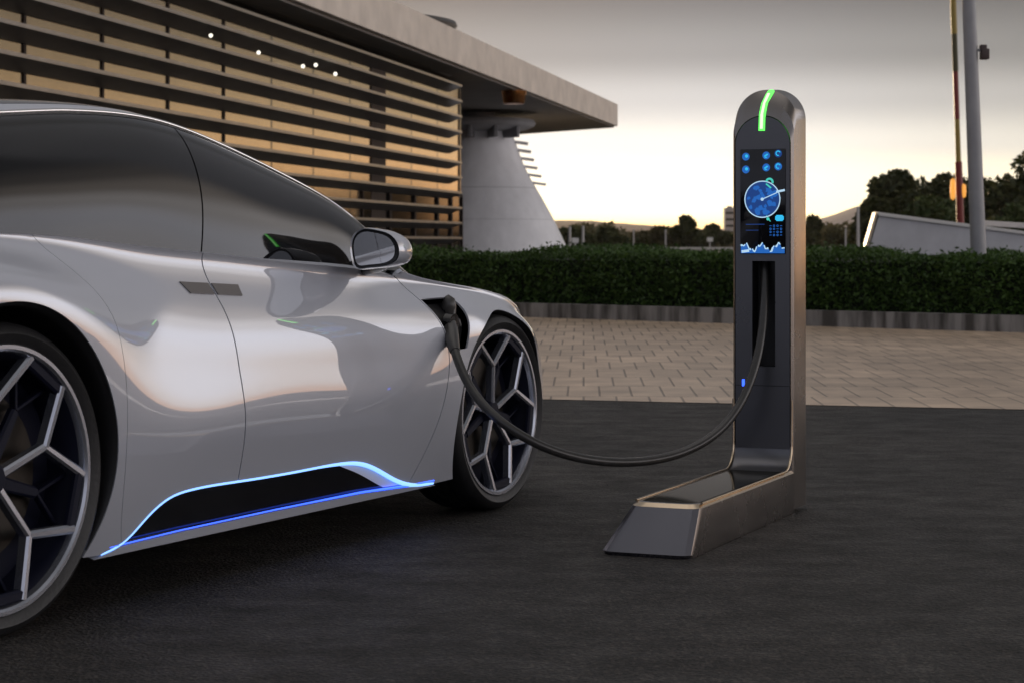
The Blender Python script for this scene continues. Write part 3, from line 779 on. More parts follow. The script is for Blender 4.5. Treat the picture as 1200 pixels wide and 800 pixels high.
# green status light: bent bar over the sloped top onto the front
def bar3(name, pts, w, dep, material):
    bm = bmesh.new(); rings = []
    for x, y, z, nx, ny, nz in pts:
        rings.append([bm.verts.new((x + s * w + 0, y + ny * d, z + nz * d)) for s, d in ((-.5, -.004), (-.5, dep * .6), (-.25, dep), (.25, dep), (.5, dep * .6), (.5, -.004))])
    for a, b in zip(rings[:-1], rings[1:]):
        for i in range(6): bm.faces.new((a[i], a[(i + 1) % 6], b[(i + 1) % 6], b[i]))
    bm.faces.new(rings[0]); bm.faces.new(rings[-1][::-1])
    return bmobj(name, bm, material, ch, smooth=True, sharp=60)
xs = sx(893.5)
bar3('status_light', [(xs - .001, -.001, 1.413, 0, -1, 0), (xs + .001, -.001, 1.472, 0, -1, .3), (xs + .006, .010, 1.512, 0, -.8, .5), (xs + .018, .030, 1.548, 0, -.6, .7), (xs + .023, .043, 1.561, 0, -.5, .8)], .023, .008, M['green'])
bar3('status_light_core', [(xs - .001, -.0065, 1.420, 0, -1, 0), (xs + .001, -.0065, 1.472, 0, -1, .3), (xs + .0065, .006, 1.514, 0, -.8, .5), (xs + .0175, .025, 1.551, 0, -.6, .7)], .011, .0045, M['greenhot'])
box('indicator_light', (sx(871.5), -.003, sz(448)), (.010, .006, .026), M['ledb'], ch, bevel=.002)
# panel seams, maker-less side groove and bolts
box('service_seam', (W / 2, -.0022, .47), (W - .03, .0014, .0025), M['black'], ch)

# ------------------------------------------------------------------ charging cable
def at(px, py, Y): return Vector(((px - 600) * Y / 2400, Y, 1 + (284 - py) * Y / 2400))
cpts = [(525.5,366,7.34),(528,392,7.22),(534,414,7.16),(547,446,7.10),(573,481,7.04),(608,508,7.02),(650,528,7.05),(700,539.5,7.12),(748,540.5,7.20),(790,533,7.28),(824,518,7.35),(850,497,7.41),(870,468,7.46),(884,432,7.51),(892,395,7.56),(896,350,7.61),(896.5,318,7.645),(896.5,306,7.66)]
A = np.array([tuple(at(*p)) for p in cpts]); dd = np.r_[0, np.cumsum(np.linalg.norm(np.diff(A, axis=0), axis=1))]
cp = spl(dd, A, np.linspace(0, dd[-1], 110))
cab = tube('charging_cable', cp[6:], .0160, M['cable'], None, seg=18)
tag(cab, 'thick dark rubber cable hanging in a loop from the post to the car fender', 'cable')
# connector: handle grip, collar and latch
inv = cab
c0 = Vector(cp[0]); c1 = Vector(cp[9]); ax = (c1 - c0).normalized()
inward = -(dV); 
tube('connector', [c0 + Vector((0, 0, .052)) - ax * 0 + inward * .010, c0 + Vector((0, 0, .042)), c0 + Vector((0, 0, .020)), c0 - Vector((0, 0, .02)), c0 + (c1 - c0) * .42, c0 + (c1 - c0) * .62, c1, Vector(cp[11])],
     [.016, .0245, .0285, .0265, .0225, .0265, .0245, .0185], M['conn'], cab, seg=20)
tube('connector_nozzle', [c0 + Vector((0, 0, .012)) + inward * .0, c0 + Vector((0, 0, .012)) + inward * .055], .026, M['black'], cab, seg=20)
tube('connector_latch', [c0 - Vector((0, 0, .018)) + dV * .012, c0 - Vector((0, 0, .03)) + dV * .034 + dU * .012, c0 - Vector((0, 0, .050)) + dV * .036 + dU * .02], [.009, .009, .006], M['conn'], cab, seg=10)

# ------------------------------------------------------------------ ground, paving, planter
def ground_mat():
    m = bpy.data.materials.new('asphalt'); m.use_nodes = True; nt = m.node_tree; b = nt.nodes['Principled BSDF']
    tc = nt.nodes.new('ShaderNodeTexCoord')
    n1 = nt.nodes.new('ShaderNodeTexNoise'); n1.inputs['Scale'].default_value = .55; n1.inputs['Detail'].default_value = 8
    n2 = nt.nodes.new('ShaderNodeTexVoronoi'); n2.inputs['Scale'].default_value = 95
    n3 = nt.nodes.new('ShaderNodeTexNoise'); n3.inputs['Scale'].default_value = 42; n3.inputs['Detail'].default_value = 6; n3.inputs['Roughness'].default_value = .75
    for n in (n1, n2, n3): nt.links.new(tc.outputs['Object'], n.inputs['Vector'])
    r1 = nt.nodes.new('ShaderNodeValToRGB'); r1.color_ramp.elements[0].position = .3; r1.color_ramp.elements[1].position = .72
    r1.color_ramp.elements[0].color = (.0115, .0108, .0103, 1); r1.color_ramp.elements[1].color = (.025, .0232, .0219, 1)
    nt.links.new(n1.outputs['Fac'], r1.inputs['Fac'])
    r2 = nt.nodes.new('ShaderNodeValToRGB'); r2.color_ramp.elements[0].position = .3; r2.color_ramp.elements[1].position = .75
    r2.color_ramp.elements[0].color = (.45, .45, .45, 1); r2.color_ramp.elements[1].color = (1.7, 1.66, 1.6, 1)
    nt.links.new(n3.outputs['Fac'], r2.inputs['Fac'])
    mx = nt.nodes.new('ShaderNodeMix'); mx.data_type = 'RGBA'; mx.blend_type = 'MULTIPLY'; mx.inputs['Factor'].default_value = 1
    nt.links.new(r1.outputs['Color'], mx.inputs['A']); nt.links.new(r2.outputs['Color'], mx.inputs['B'])
    nt.links.new(mx.outputs['Result'], b.inputs['Base Color'])
    mpA = nt.nodes.new('ShaderNodeMapping'); mpA.inputs['Scale'].default_value = (1.6, 2.3, 1)
    n4 = nt.nodes.new('ShaderNodeTexNoise'); n4.inputs['Scale'].default_value = 2.2; n4.inputs['Detail'].default_value = 7; n4.inputs['Roughness'].default_value = .7
    nt.links.new(tc.outputs['Object'], mpA.inputs['Vector']); nt.links.new(mpA.outputs[0], n4.inputs['Vector'])
    r4 = nt.nodes.new('ShaderNodeMapRange'); r4.inputs['From Min'].default_value = .3; r4.inputs['From Max'].default_value = .7; r4.inputs['To Min'].default_value = .68; r4.inputs['To Max'].default_value = 1.38
    nt.links.new(n4.outputs['Fac'], r4.inputs['Value'])
    mx4 = nt.nodes.new('ShaderNodeMix'); mx4.data_type = 'RGBA'; mx4.blend_type = 'MULTIPLY'; mx4.inputs['Factor'].default_value = 1
    v5 = nt.nodes.new('ShaderNodeTexVoronoi'); v5.inputs['Scale'].default_value = 120; nt.links.new(tc.outputs['Object'], v5.inputs['Vector'])
    r5 = nt.nodes.new('ShaderNodeValToRGB'); r5.color_ramp.elements[0].position = .55; r5.color_ramp.elements[1].position = .95
    r5.color_ramp.elements[0].color = (.75, .75, .75, 1); r5.color_ramp.elements[1].color = (3.2, 3.0, 2.8, 1)
    s5 = nt.nodes.new('ShaderNodeSeparateColor'); nt.links.new(v5.outputs['Color'], s5.inputs[0]); nt.links.new(s5.outputs[0], r5.inputs['Fac'])
    mx5 = nt.nodes.new('ShaderNodeMix'); mx5.data_type = 'RGBA'; mx5.blend_type = 'MULTIPLY'; mx5.inputs['Factor'].default_value = 1
    nt.links.new(mx.outputs['Result'], mx5.inputs['A']); nt.links.new(r5.outputs['Color'], mx5.inputs['B'])
    nt.links.new(mx5.outputs['Result'], mx4.inputs['A']); nt.links.new(r4.outputs['Result'], mx4.inputs['B']); nt.links.new(mx4.outputs['Result'], b.inputs['Base Color'])
    rr4 = nt.nodes.new('ShaderNodeMapRange'); rr4.inputs['From Min'].default_value = .3; rr4.inputs['From Max'].default_value = .7; rr4.inputs['To Min'].default_value = .74; rr4.inputs['To Max'].default_value = .48
    nt.links.new(n4.outputs['Fac'], rr4.inputs['Value']); nt.links.new(rr4.outputs['Result'], b.inputs['Roughness'])
    b.inputs['Roughness'].default_value = .72; b.inputs['Specular IOR Level'].default_value = .3
    ad = nt.nodes.new('ShaderNodeMath'); ad.operation = 'ADD'
    nt.links.new(n2.outputs['Distance'], ad.inputs[0]); nt.links.new(n3.outputs['Fac'], ad.inputs[1])
    bp = nt.nodes.new('ShaderNodeBump'); bp.inputs['Strength'].default_value = .7; bp.inputs['Distance'].default_value = .012
    nt.links.new(ad.outputs[0], bp.inputs['Height']); nt.links.new(bp.outputs['Normal'], b.inputs['Normal'])
    return m
M['asphalt'] = ground_mat()
tag(pymesh('ground', [(-2500, -150, 0), (2500, -150, 0), (2500, 2950, 0), (-2500, 2950, 0)], [(0, 1, 2, 3)], M['asphalt']), kind='structure')

def paver_mat():
    m = bpy.data.materials.new('pavers'); m.use_nodes = True; nt = m.node_tree; b = nt.nodes['Principled BSDF']
    tc = nt.nodes.new('ShaderNodeTexCoord')
    mp = nt.nodes.new('ShaderNodeMapping'); mp.inputs['Rotation'].default_value = (0, 0, R(2))
    nt.links.new(tc.outputs['Object'], mp.inputs['Vector'])
    br = nt.nodes.new('ShaderNodeTexBrick'); br.offset = .5
    br.inputs['Scale'].default_value = 1.0; br.inputs['Brick Width'].default_value = .21; br.inputs['Row Height'].default_value = .95
    br.inputs['Mortar Size'].default_value = .008; br.inputs['Mortar Smooth'].default_value = .3
    br.inputs['Color1'].default_value = (.62, .475, .35, 1); br.inputs['Color2'].default_value = (.52, .40, .295, 1); br.inputs['Mortar'].default_value = (.22, .165, .125, 1)
    nt.links.new(mp.outputs['Vector'], br.inputs['Vector'])
    nz = nt.nodes.new('ShaderNodeTexNoise'); nz.inputs['Scale'].default_value = 2.5; nz.inputs['Detail'].default_value = 8
    nt.links.new(tc.outputs['Object'], nz.inputs['Vector'])
    rp = nt.nodes.new('ShaderNodeValToRGB'); rp.color_ramp.elements[0].position = .3; rp.color_ramp.elements[1].position = .7
    rp.color_ramp.elements[0].color = (.72, .70, .68, 1); rp.color_ramp.elements[1].color = (1.15, 1.14, 1.1, 1)
    nt.links.new(nz.outputs['Fac'], rp.inputs['Fac'])
    mx = nt.nodes.new('ShaderNodeMix'); mx.data_type = 'RGBA'; mx.blend_type = 'MULTIPLY'; mx.inputs['Factor'].default_value = 1
    nt.links.new(br.outputs['Color'], mx.inputs['A']); nt.links.new(rp.outputs['Color'], mx.inputs['B'])
    nz2 = nt.nodes.new('ShaderNodeTexNoise'); nz2.inputs['Scale'].default_value = .45; nz2.inputs['Detail'].default_value = 9; nz2.inputs['Roughness'].default_value = .65
    nt.links.new(tc.outputs['Object'], nz2.inputs['Vector'])
    rp2 = nt.nodes.new('ShaderNodeMapRange'); rp2.inputs['From Min'].default_value = .35; rp2.inputs['From Max'].default_value = .65; rp2.inputs['To Min'].default_value = .74; rp2.inputs['To Max'].default_value = 1.12
    nt.links.new(nz2.outputs['Fac'], rp2.inputs['Value'])
    mxb = nt.nodes.new('ShaderNodeMix'); mxb.data_type = 'RGBA'; mxb.blend_type = 'MULTIPLY'; mxb.inputs['Factor'].default_value = 1
    nt.links.new(mx.outputs['Result'], mxb.inputs['A']); nt.links.new(rp2.outputs['Result'], mxb.inputs['B'])
    nt.links.new(mxb.outputs['Result'], b.inputs['Base Color'])
    b.inputs['Roughness'].default_value = .36
    bp = nt.nodes.new('ShaderNodeBump'); bp.inputs['Strength'].default_value = .6; bp.inputs['Distance'].default_value = .01
    nt.links.new(br.outputs['Fac'], bp.inputs['Height']); bp.invert = True
    nt.links.new(bp.outputs['Normal'], b.inputs['Normal'])
    return m
M['pavers'] = paver_mat()
# planter wall line: front face through (0.135,27.3) and (5.66,22.6)
wdir = Vector((5.66 - .135, 22.6 - 27.3, 0)).normalized(); wn = Vector((-wdir.y, wdir.x, 0))   # wn points away from the camera
wp = lambda s, o=0.0: Vector((.135, 27.3, 0)) + wdir * s + wn * o
pv = [(-9, 14.0), (.135, 13.06), (3.06, 12.24), (9, 10.9), tuple(wp(14.5, .05))[:2], tuple(wp(-6, .05))[:2]]
pv = [tuple(p) for p in pv]
tag(pymesh('paving', [(x, y, .004) for x, y in pv], [tuple(range(len(pv)))], M['pavers']), kind='structure')

def streak_mat():
    m = mat('weathered_concrete', (.20, .195, .19), .8)
    nt = m.node_tree; b = nt.nodes['Principled BSDF']
    tc = nt.nodes.new('ShaderNodeTexCoord'); mp = nt.nodes.new('ShaderNodeMapping'); mp.inputs['Scale'].default_value = (5, 5, .7)
    nz = nt.nodes.new('ShaderNodeTexNoise'); nz.inputs['Scale'].default_value = 1.3; nz.inputs['Detail'].default_value = 6
    nt.links.new(tc.outputs['Object'], mp.inputs['Vector']); nt.links.new(mp.outputs['Vector'], nz.inputs['Vector'])
    rp = nt.nodes.new('ShaderNodeValToRGB'); rp.color_ramp.elements[0].position = .38; rp.color_ramp.elements[1].position = .62
    rp.color_ramp.elements[0].color = (.06, .055, .05, 1); rp.color_ramp.elements[1].color = (.26, .25, .24, 1)
    nt.links.new(nz.outputs['Fac'], rp.inputs['Fac']); nt.links.new(rp.outputs['Color'], b.inputs['Base Color'])
    return m
M['streak'] = streak_mat()
WH = .19
bm = bmesh.new()
f = lambda a, b_, h: tuple(wp(a, b_) + Vector((0, 0, h)))
extrude_poly(bm, [(-6, 0), (14.5, 0), (14.5, .16), (-6, .16)], 0, WH, f)
o = bmobj('planter_wall', bm, M['streak']); tag(o, 'low stained concrete kerb wall in front of the long hedge', 'wall')
bm = bmesh.new(); extrude_poly(bm, [(-6, .162), (14.5, .162), (14.5, 8.5), (-6, 8.5)], .004, WH - .05, f)
M['soil'] = mat('soil', (.035, .027, .02), .95, var=.3)
tag(bmobj('soil', bm, M['soil']), kind='structure')

# ------------------------------------------------------------------ foliage
def leaf_mat(name, c1, c2, scale=1.2, rough=.55, trans=.25):
    m = bpy.data.materials.new(name); m.use_nodes = True; nt = m.node_tree; b = nt.nodes['Principled BSDF']
    geo = nt.nodes.new('ShaderNodeNewGeometry')
    rp = nt.nodes.new('ShaderNodeValToRGB'); rp.color_ramp.elements[0].color = (*c1, 1); rp.color_ramp.elements[1].color = (*c2, 1)
    nt.links.new(geo.outputs['Random Per Island'], rp.inputs['Fac'])
    nt.links.new(rp.outputs['Color'], b.inputs['Base Color']); b.inputs['Roughness'].default_value = rough
    b.inputs['Specular IOR Level'].default_value = .3
    tr = nt.nodes.new('ShaderNodeBsdfTranslucent'); nt.links.new(rp.outputs['Color'], tr.inputs['Color'])
    mx = nt.nodes.new('ShaderNodeMixShader'); mx.inputs['Fac'].default_value = trans
    nt.links.new(b.outputs[0], mx.inputs[1]); nt.links.new(tr.outputs[0], mx.inputs[2])
    nt.links.new(mx.outputs[0], nt.nodes['Material Output'].inputs['Surface'])
    return m
def leaves(name, P, size, material, parent=None, up=0.25, extra=None):
    """one mesh of small folded leaf quads at points P"""
    n = len(P); P = np.asarray(P)
    nrm = rng.normal(size=(n, 3)); nrm[:, 2] += up * 3; nrm /= np.linalg.norm(nrm, axis=1, keepdims=True)
    a = rng.normal(size=(n, 3)); a -= nrm * (a * nrm).sum(1, keepdims=True); a /= np.linalg.norm(a, axis=1, keepdims=True)
    b = np.cross(nrm, a); s = (size * rng.uniform(.6, 1.35, n))[:, None]
    V = np.stack([P - a * s, P + b * s * .45 + nrm * s * .1, P + a * s, P - b * s * .45 + nrm * s * .1], 1).reshape(-1, 3)
    me = bpy.data.meshes.new(name)
    nv = len(V); ev = 0
    me.vertices.add(nv); me.vertices.foreach_set('co', V.astype(np.float32).ravel())
    me.loops.add(nv); me.loops.foreach_set('vertex_index', np.arange(nv, dtype=np.int32))
    me.polygons.add(n); me.polygons.foreach_set('loop_start', np.arange(0, nv, 4, dtype=np.int32))
    me.update(calc_edges=True); me.validate()
    return link(name, me, material, parent)
M['hedge'] = leaf_mat('hedge_leaf', (.022, .050, .010), (.07, .13, .024))
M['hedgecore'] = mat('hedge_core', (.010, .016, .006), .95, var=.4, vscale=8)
M['leafdark'] = leaf_mat('tree_leaf', (.022, .032, .010), (.07, .075, .022))
M['leafgreen'] = leaf_mat('tree_leaf_green', (.03, .055, .012), (.09, .11, .03))
M['leaffar'] = leaf_mat('far_leaf', (.05, .048, .018), (.10, .085, .03))
M['bark'] = mat('bark', (.05, .038, .028), .9, var=.3, vscale=10)

hd = empty('hedge', wp(0, .3))
tag(hd, 'long clipped dark green hedge behind the low concrete kerb wall', 'hedge')
hd_inv = Vector(hd.location)
HS0, HS1, HD0, HD1, HZ0, HZ1 = -4.2, 14.3, .22, 7.6, .16, .86
def hz_top(s, d): return HZ1 + .05 * np.sin(s * 1.7 + d) + .04 * np.sin(s * 4.1 + 2 * d) + .03 * np.sin(d * 3.3 - s * 2.3)
n = 34000
s_ = rng.uniform(HS0, HS1, n); d_ = HD0 + (HD1 - HD0) * rng.uniform(0, 1, n) ** 1.5
zt = hz_top(s_, d_)
z_ = zt - np.abs(rng.normal(0, .05, n)) + (rng.random(n) < .04) * rng.uniform(0, .10, n)
n2 = 30000
s2 = rng.uniform(HS0, HS1, n2); z2 = HZ0 + (HZ1 + .0 - HZ0) * rng.uniform(0, 1, n2); d2 = HD0 + np.abs(rng.normal(0, .07, n2)) - .05 + .05 * np.sin(s2 * 2.6) + .04 * np.sin(s2 * 6.1 + z2 * 5) + np.clip(z2 - .62, 0, 1) * .5
s_ = np.r_[s_, s2]; d_ = np.r_[d_, d2]; z_ = np.r_[z_, z2]
W3 = np.array(wp(0, 0)); P = W3 + np.outer(s_, np.array(wdir)) + np.outer(d_, np.array(wn)); P[:, 2] = z_
leaves('foliage', P - np.array(hd_inv), .034, M['hedge'], hd, up=.3)
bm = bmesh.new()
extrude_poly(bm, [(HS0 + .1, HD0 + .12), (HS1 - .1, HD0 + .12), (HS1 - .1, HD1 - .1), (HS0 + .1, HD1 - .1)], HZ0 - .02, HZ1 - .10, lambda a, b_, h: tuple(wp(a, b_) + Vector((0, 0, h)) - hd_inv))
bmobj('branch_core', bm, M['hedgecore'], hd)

def tree(name, X, Y, H, Wd, label, group, material, nleaf=5200, lsize=.22, trunk=.25, base=.18, clumps=26, seed=0):
    rg_ = np.random.default_rng(seed)
    o = empty(name, (X, Y, 0)); tag(o, label, 'tree', group)
    tube('trunk', [(0, 0, -.1), (.1 * Wd * .1, 0, H * .25), (-.02 * Wd, .02 * Wd, H * .55), (.0, 0, H * .85)], [trunk, trunk * .8, trunk * .5, trunk * .15], M['bark'], o, seg=9)
    C = []
    for i in range(clumps):
        a = rg_.uniform(0, 2 * PI); q = math.sqrt(rg_.random()); h = rg_.uniform(base, 1)
        w = Wd * .5 * (math.sin(PI * min(1, (h - base) / (1 - base) * .82 + .16)) ** .6)
        C.append((w * q * math.cos(a) * .85, w * q * math.sin(a) * .85, H * h * .93, Wd * rg_.uniform(.09, .20)))
    C = np.array(C)
    for k in range(4):
        c = C[k]; 
        tube('limb', [(0, 0, H * (.2 + .08 * k)), (c[0] * .5, c[1] * .5, (H * .3 + c[2]) / 2), (c[0], c[1], c[2])], [trunk * .4, trunk * .25, trunk * .08], M['bark'], o, seg=6)
    idx = rg_.integers(0, clumps, nleaf)
    v = rg_.normal(size=(nleaf, 3)); v /= np.linalg.norm(v, axis=1, keepdims=True)
    rad = C[idx, 3] * rg_.uniform(.45, 1.08, nleaf) ** .7
    P = C[idx, :3] + v * rad[:, None] * np.array([1, 1, .8])
    P[:, 2] = np.maximum(P[:, 2], .1)
    leaves('crown', P, lsize, material, o, up=.15)
    return o
def px(x, Y): return (x - 600) * Y / 2400
def pz(y, Y): return 1 + (284 - y) * Y / 2400
TR = [  # px, top y, width px, distance, label
 (1060, 204, 118, 92, 'broad dark round-topped tree above the left end of the white slanted wall', 'leafdark'),
 (1026, 234, 66, 88, 'small dark tree at the left end of the trees behind the white slanted wall', 'leafdark'),
 (1112, 210, 130, 104, 'dark tree directly behind the red mast and the grey pole', 'leafdark'),
 (1090, 232, 84, 84, 'low lighter green bushy tree just left of the red mast', 'leafgreen'),
 (1166, 212, 120, 96, 'dark tree just right of the tall grey pole', 'leafdark'),
 (1204, 186, 130, 90, 'tallest dark tree cut off by the right edge of the photo', 'leafdark'),
 (1196, 232, 60, 80, 'low green bushy tree under the tallest dark tree at the right edge', 'leafgreen'),
]
for i, (x, ty, wpx, Y, lab, mt) in enumerate(TR):
    tree('broadleaf_tree', px(x, Y), Y, pz(ty, Y), wpx * Y / 2400, lab, 'trees behind the white slanted wall', M[mt], nleaf=9000, lsize=.19, seed=20 + i, base=.1)
TR2 = [
 (806, 256, 54, 150, 'tallest dark tree of the far row, left of the charging post', 'leafdark'),
 (778, 270, 54, 155, 'low round tree directly left of the tallest far tree', 'leaffar'),
 (836, 267, 54, 160, 'low dark tree between the tallest far tree and the charging post', 'leafdark'),
 (744, 272, 59, 158, 'pale brown rounded tree in the middle of the far row', 'leaffar'),
 (712, 271, 56, 150, 'low dark rounded tree left of the middle of the far row', 'leafdark'),
 (676, 270, 59, 146, 'dark low tree behind the two pale posts by the tower foot', 'leafdark'),
 (952, 255, 35, 150, 'dark tree just right of the charging post', 'leafdark'),
 (980, 271, 54, 165, 'low dull tree between the charging post and the white slanted wall', 'leaffar'),
]
for i, (x, ty, wpx, Y, lab, mt) in enumerate(TR2):
    tree('distant_tree', px(x, Y), Y, pz(ty, Y), wpx * Y / 2400, lab, 'far row of trees behind the hedge', M[mt], nleaf=5000, lsize=.27, seed=50 + i, base=.06, clumps=16, trunk=.2)
# far wood: one mass
n = 26000
xx = rng.uniform(-70, 120, n); yy = 215 + rng.uniform(0, 30, n)
zz = (2.25 + .45 * np.sin(xx * .23) + .35 * np.sin(xx * .71 + 1) + .3 * np.sin(xx * 1.9)) * rng.uniform(0, 1, n) ** .6
o = leaves('far_wood', np.stack([xx, yy, np.maximum(zz, .05)], 1), .42, M['leaffar'], None, up=.1)
tag(o, 'low band of far woodland in front of the hills', 'woodland', kind='stuff')
# hills
def hill(name, Y, pts, material):
    X = np.array([p[0] for p in pts], float); H = np.array([p[1] for p in pts], float)
    q = np.linspace(X[0], X[-1], 260); hh = np.interp(q, X, H) + (np.sin(q * .07) + .6 * np.sin(q * .19 + 1) + .5 * np.sin(q * .43)) * .45
    V = []; F = []
    for k, (dy, f) in enumerate(((-260, 0), (-160, .45), (-70, .8), (0, 1), (300, .2))):
        for xq, hq in zip(q, hh): V.append(((xq - 600) * Y / 2400, Y + dy, max(-1, (1 + hq * Y / 2400) * f - (1 - f) * 2)))
    n = len(q)
    for k in range(4):
        for i in range(n - 1): F.append((k * n + i, k * n + i + 1, (k + 1) * n + i + 1, (k + 1) * n + i))
    tag(pymesh(name, V, F, material, smooth=True), kind='structure')
M['hill'] = mat('hill', (.22, .15, .11), .95, var=.45, vscale=.05, bump=.0)
M['hill2'] = mat('mountain', (.30, .24, .22), .95, var=.2, vscale=.01)
hill('hills', 1300, [(-900, 26), (300, 22), (560, 22), (650, 25), (690, 26), (720, 22), (760, 20), (800, 16), (860, 14), (930, 16), (990, 13), (1100, 20), (1500, 26), (2300, 24)], M['hill'])
hill('mountain', 2600, [(-900, 10), (700, 10), (900, 18), (960, 27), (1005, 42), (1040, 32), (1100, 20), (1400, 22), (2300, 18)], M['hill2'])

# ------------------------------------------------------------------ building
bA = math.atan2(472, 2400); bd = Vector((math.sin(bA), math.cos(bA), 0)); bn = Vector((bd.y, -bd.x, 0))   # bn: outward, to the right
bC = Vector((-1.5, 60, 0))                        # visible far corner of the facade
bld = empty('exhibition_building', bC, math.atan2(bd.y, bd.x))
tag(bld, 'long building with rows of dark louvres over pale panels under a wide concrete roof slab', 'building')
# local frame: x = along the facade away from the camera, y = to the left (into the building), z up. Facade plane y = 0, x from -44 to 0
def facade_mat():
    m = bpy.data.materials.new('facade_panels'); m.use_nodes = True; nt = m.node_tree; b = nt.nodes['Principled BSDF']
    tc = nt.nodes.new('ShaderNodeTexCoord'); sp = nt.nodes.new('ShaderNodeSeparateXYZ'); cb = nt.nodes.new('ShaderNodeCombineXYZ')
    nt.links.new(tc.outputs['Object'], sp.inputs[0]); nt.links.new(sp.outputs['X'], cb.inputs['X']); nt.links.new(sp.outputs['Z'], cb.inputs['Y'])
    br = nt.nodes.new('ShaderNodeTexBrick'); br.offset = 0; br.inputs['Scale'].default_value = 1
    br.inputs['Brick Width'].default_value = 3.0; br.inputs['Row Height'].default_value = 30; br.inputs['Mortar Size'].default_value = .07
    br.inputs['Color1'].default_value = (.48, .39, .275, 1); br.inputs['Color2'].default_value = (.43, .35, .25, 1); br.inputs['Mortar'].default_value = (.05, .04, .035, 1)
    nt.links.new(cb.outputs[0], br.inputs['Vector'])
    nz = nt.nodes.new('ShaderNodeTexNoise'); nz.inputs['Scale'].default_value = 1.5; nz.inputs['Detail'].default_value = 6
    nt.links.new(cb.outputs[0], nz.inputs['Vector'])
    mr = nt.nodes.new('ShaderNodeMapRange'); mr.inputs['To Min'].default_value = .82; mr.inputs['To Max'].default_value = 1.15
    nt.links.new(nz.outputs['Fac'], mr.inputs['Value'])
    mx = nt.nodes.new('ShaderNodeMix'); mx.data_type = 'RGBA'; mx.blend_type = 'MULTIPLY'; mx.inputs['Factor'].default_value = 1
    nt.links.new(br.outputs['Color'], mx.inputs['A']); nt.links.new(mr.outputs['Result'], mx.inputs['B'])
    nt.links.new(mx.outputs['Result'], b.inputs['Base Color']); b.inputs['Roughness'].default_value = .17; b.inputs['Metallic'].default_value = .85
    return m
M['facade'] = facade_mat()
M['louvre'] = mat('louvre_metal', (.24, .235, .23), .34, .9, var=.15, vscale=2)
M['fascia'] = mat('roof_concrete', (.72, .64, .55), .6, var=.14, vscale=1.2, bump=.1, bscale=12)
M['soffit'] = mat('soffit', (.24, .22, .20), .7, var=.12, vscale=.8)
M['winglass'] = mat('window_glass', (.006, .006, .006), .10, spec=.06)
M['mullion'] = mat('mullion', (.022, .014, .011), .6, spec=.15)
M['whitew'] = mat('white_wall', (.84, .84, .86), .4, var=.08, vscale=2.5, stretch=(1, 1, .4))
HB = 5.62
bm = bmesh.new(); extrude_poly(bm, [(-46, 0), (0, 0), (0, 16), (-46, 16)], 0, HB)
bmobj('wall', bm, M['facade'], bld)
LZ = [pz(y, 60) for y in (91, 108.5, 126, 143.5, 161, 178.5, 196, 213, 230, 247.5, 264.5, 281.5, 299)]
for z in LZ:
    bm = bmesh.new()
    prof = [(-.03, -.12), (-.40, .015), (-.42, .025), (-.42, .085), (-.03, .095)]
    extrude_poly(bm, prof, -45.8, -1.7, lambda a, b_, h: (h, a, z + b_))
    bmobj('louvre', bm, M['louvre'], bld)
# louvre brackets
for xk in (-42, -39, -36, -33, -30, -27, -24, -21, -.25):
    bm = bmesh.new(); add_box(bm, (xk, -.014, 2.9), (.09, .024, 5.3))
    bmobj('louvre_post', bm, M['mullion'], bld)
# dark vertical strip and windows
def sX(xpx):  # distance along the facade for an image column
    k = (xpx - 600) / 2400
    return (bC.x - k * bC.y) / (k * bd.y - bd.x)
x0, x1 = sX(434), sX(451)
bm = bmesh.new(); add_box(bm, ((x0 + x1) / 2, -.012, 3.3), (x1 - x0, .03, 4.55)); bmobj('dark_strip', bm, M['mullion'], bld)
cols = [422, 455, 484, 511, 527, 540]
for a, b_ in zip(cols[:-1], cols[1:]):
    xa, xb = sX(a) + .05, sX(b_) - .05
    bm = bmesh.new(); add_box(bm, ((xa + xb) / 2, -.008, 1.30), (xb - xa, .02, 2.1)); wv = bmobj('window', bm, M['winglass'], bld)
    bm = bmesh.new()
    for x_ in (xa, xb): add_box(bm, (x_, -.03, 1.30), (.08, .08, 2.16))
    add_box(bm, ((xa + xb) / 2, -.0315, 2.36), (xb - xa, .075, .08)); bmobj('frame', bm, M['mullion'], wv)
# roof slab (polygon in world, moved into the frame of the building)
inv = bld.matrix_basis.inverted() if False else (Matrix.Translation(bC) @ Matrix.Rotation(math.atan2(bd.y, bd.x), 4, 'Z')).inverted()
def fas(Y): return (-12.27 + .1963 * Y, Y)
rp = [fas(14), fas(84.8), (px(604, 90.6), 90.6), (-9, 104), (-40, 90), (-36, 20)]
bm = bmesh.new()
extrude_poly(bm, rp, 5.80, 6.70, lambda a, b_, h: tuple(inv @ Vector((a, b_, h))))
rf = bmobj('roof', bm, M['fascia'], bld)
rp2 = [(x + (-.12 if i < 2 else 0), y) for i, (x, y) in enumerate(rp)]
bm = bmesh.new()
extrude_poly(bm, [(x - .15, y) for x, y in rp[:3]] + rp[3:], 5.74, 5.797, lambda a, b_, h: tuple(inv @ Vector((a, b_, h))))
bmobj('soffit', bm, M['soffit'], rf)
M['drumrim'] = mat('drum_rim', (.03, .028, .026), .4)
dc = inv @ Vector((-4.7, 58.5, 0))
lathe('roof_drum', [(.01, 6.69), (3.7, 6.69), (3.4, 6.80), (3.15, 6.95), (3.02, 7.10), (.01, 7.12)], M['fascia'], rf, seg=72, centre=(dc.x, dc.y, 0))
lathe('drum_rim', [(2.9, 7.10), (3.08, 7.11), (3.14, 7.17), (3.10, 7.27), (2.95, 7.30), (2.8, 7.24)], M['drumrim'], rf, seg=72, centre=(dc.x, dc.y, 0))
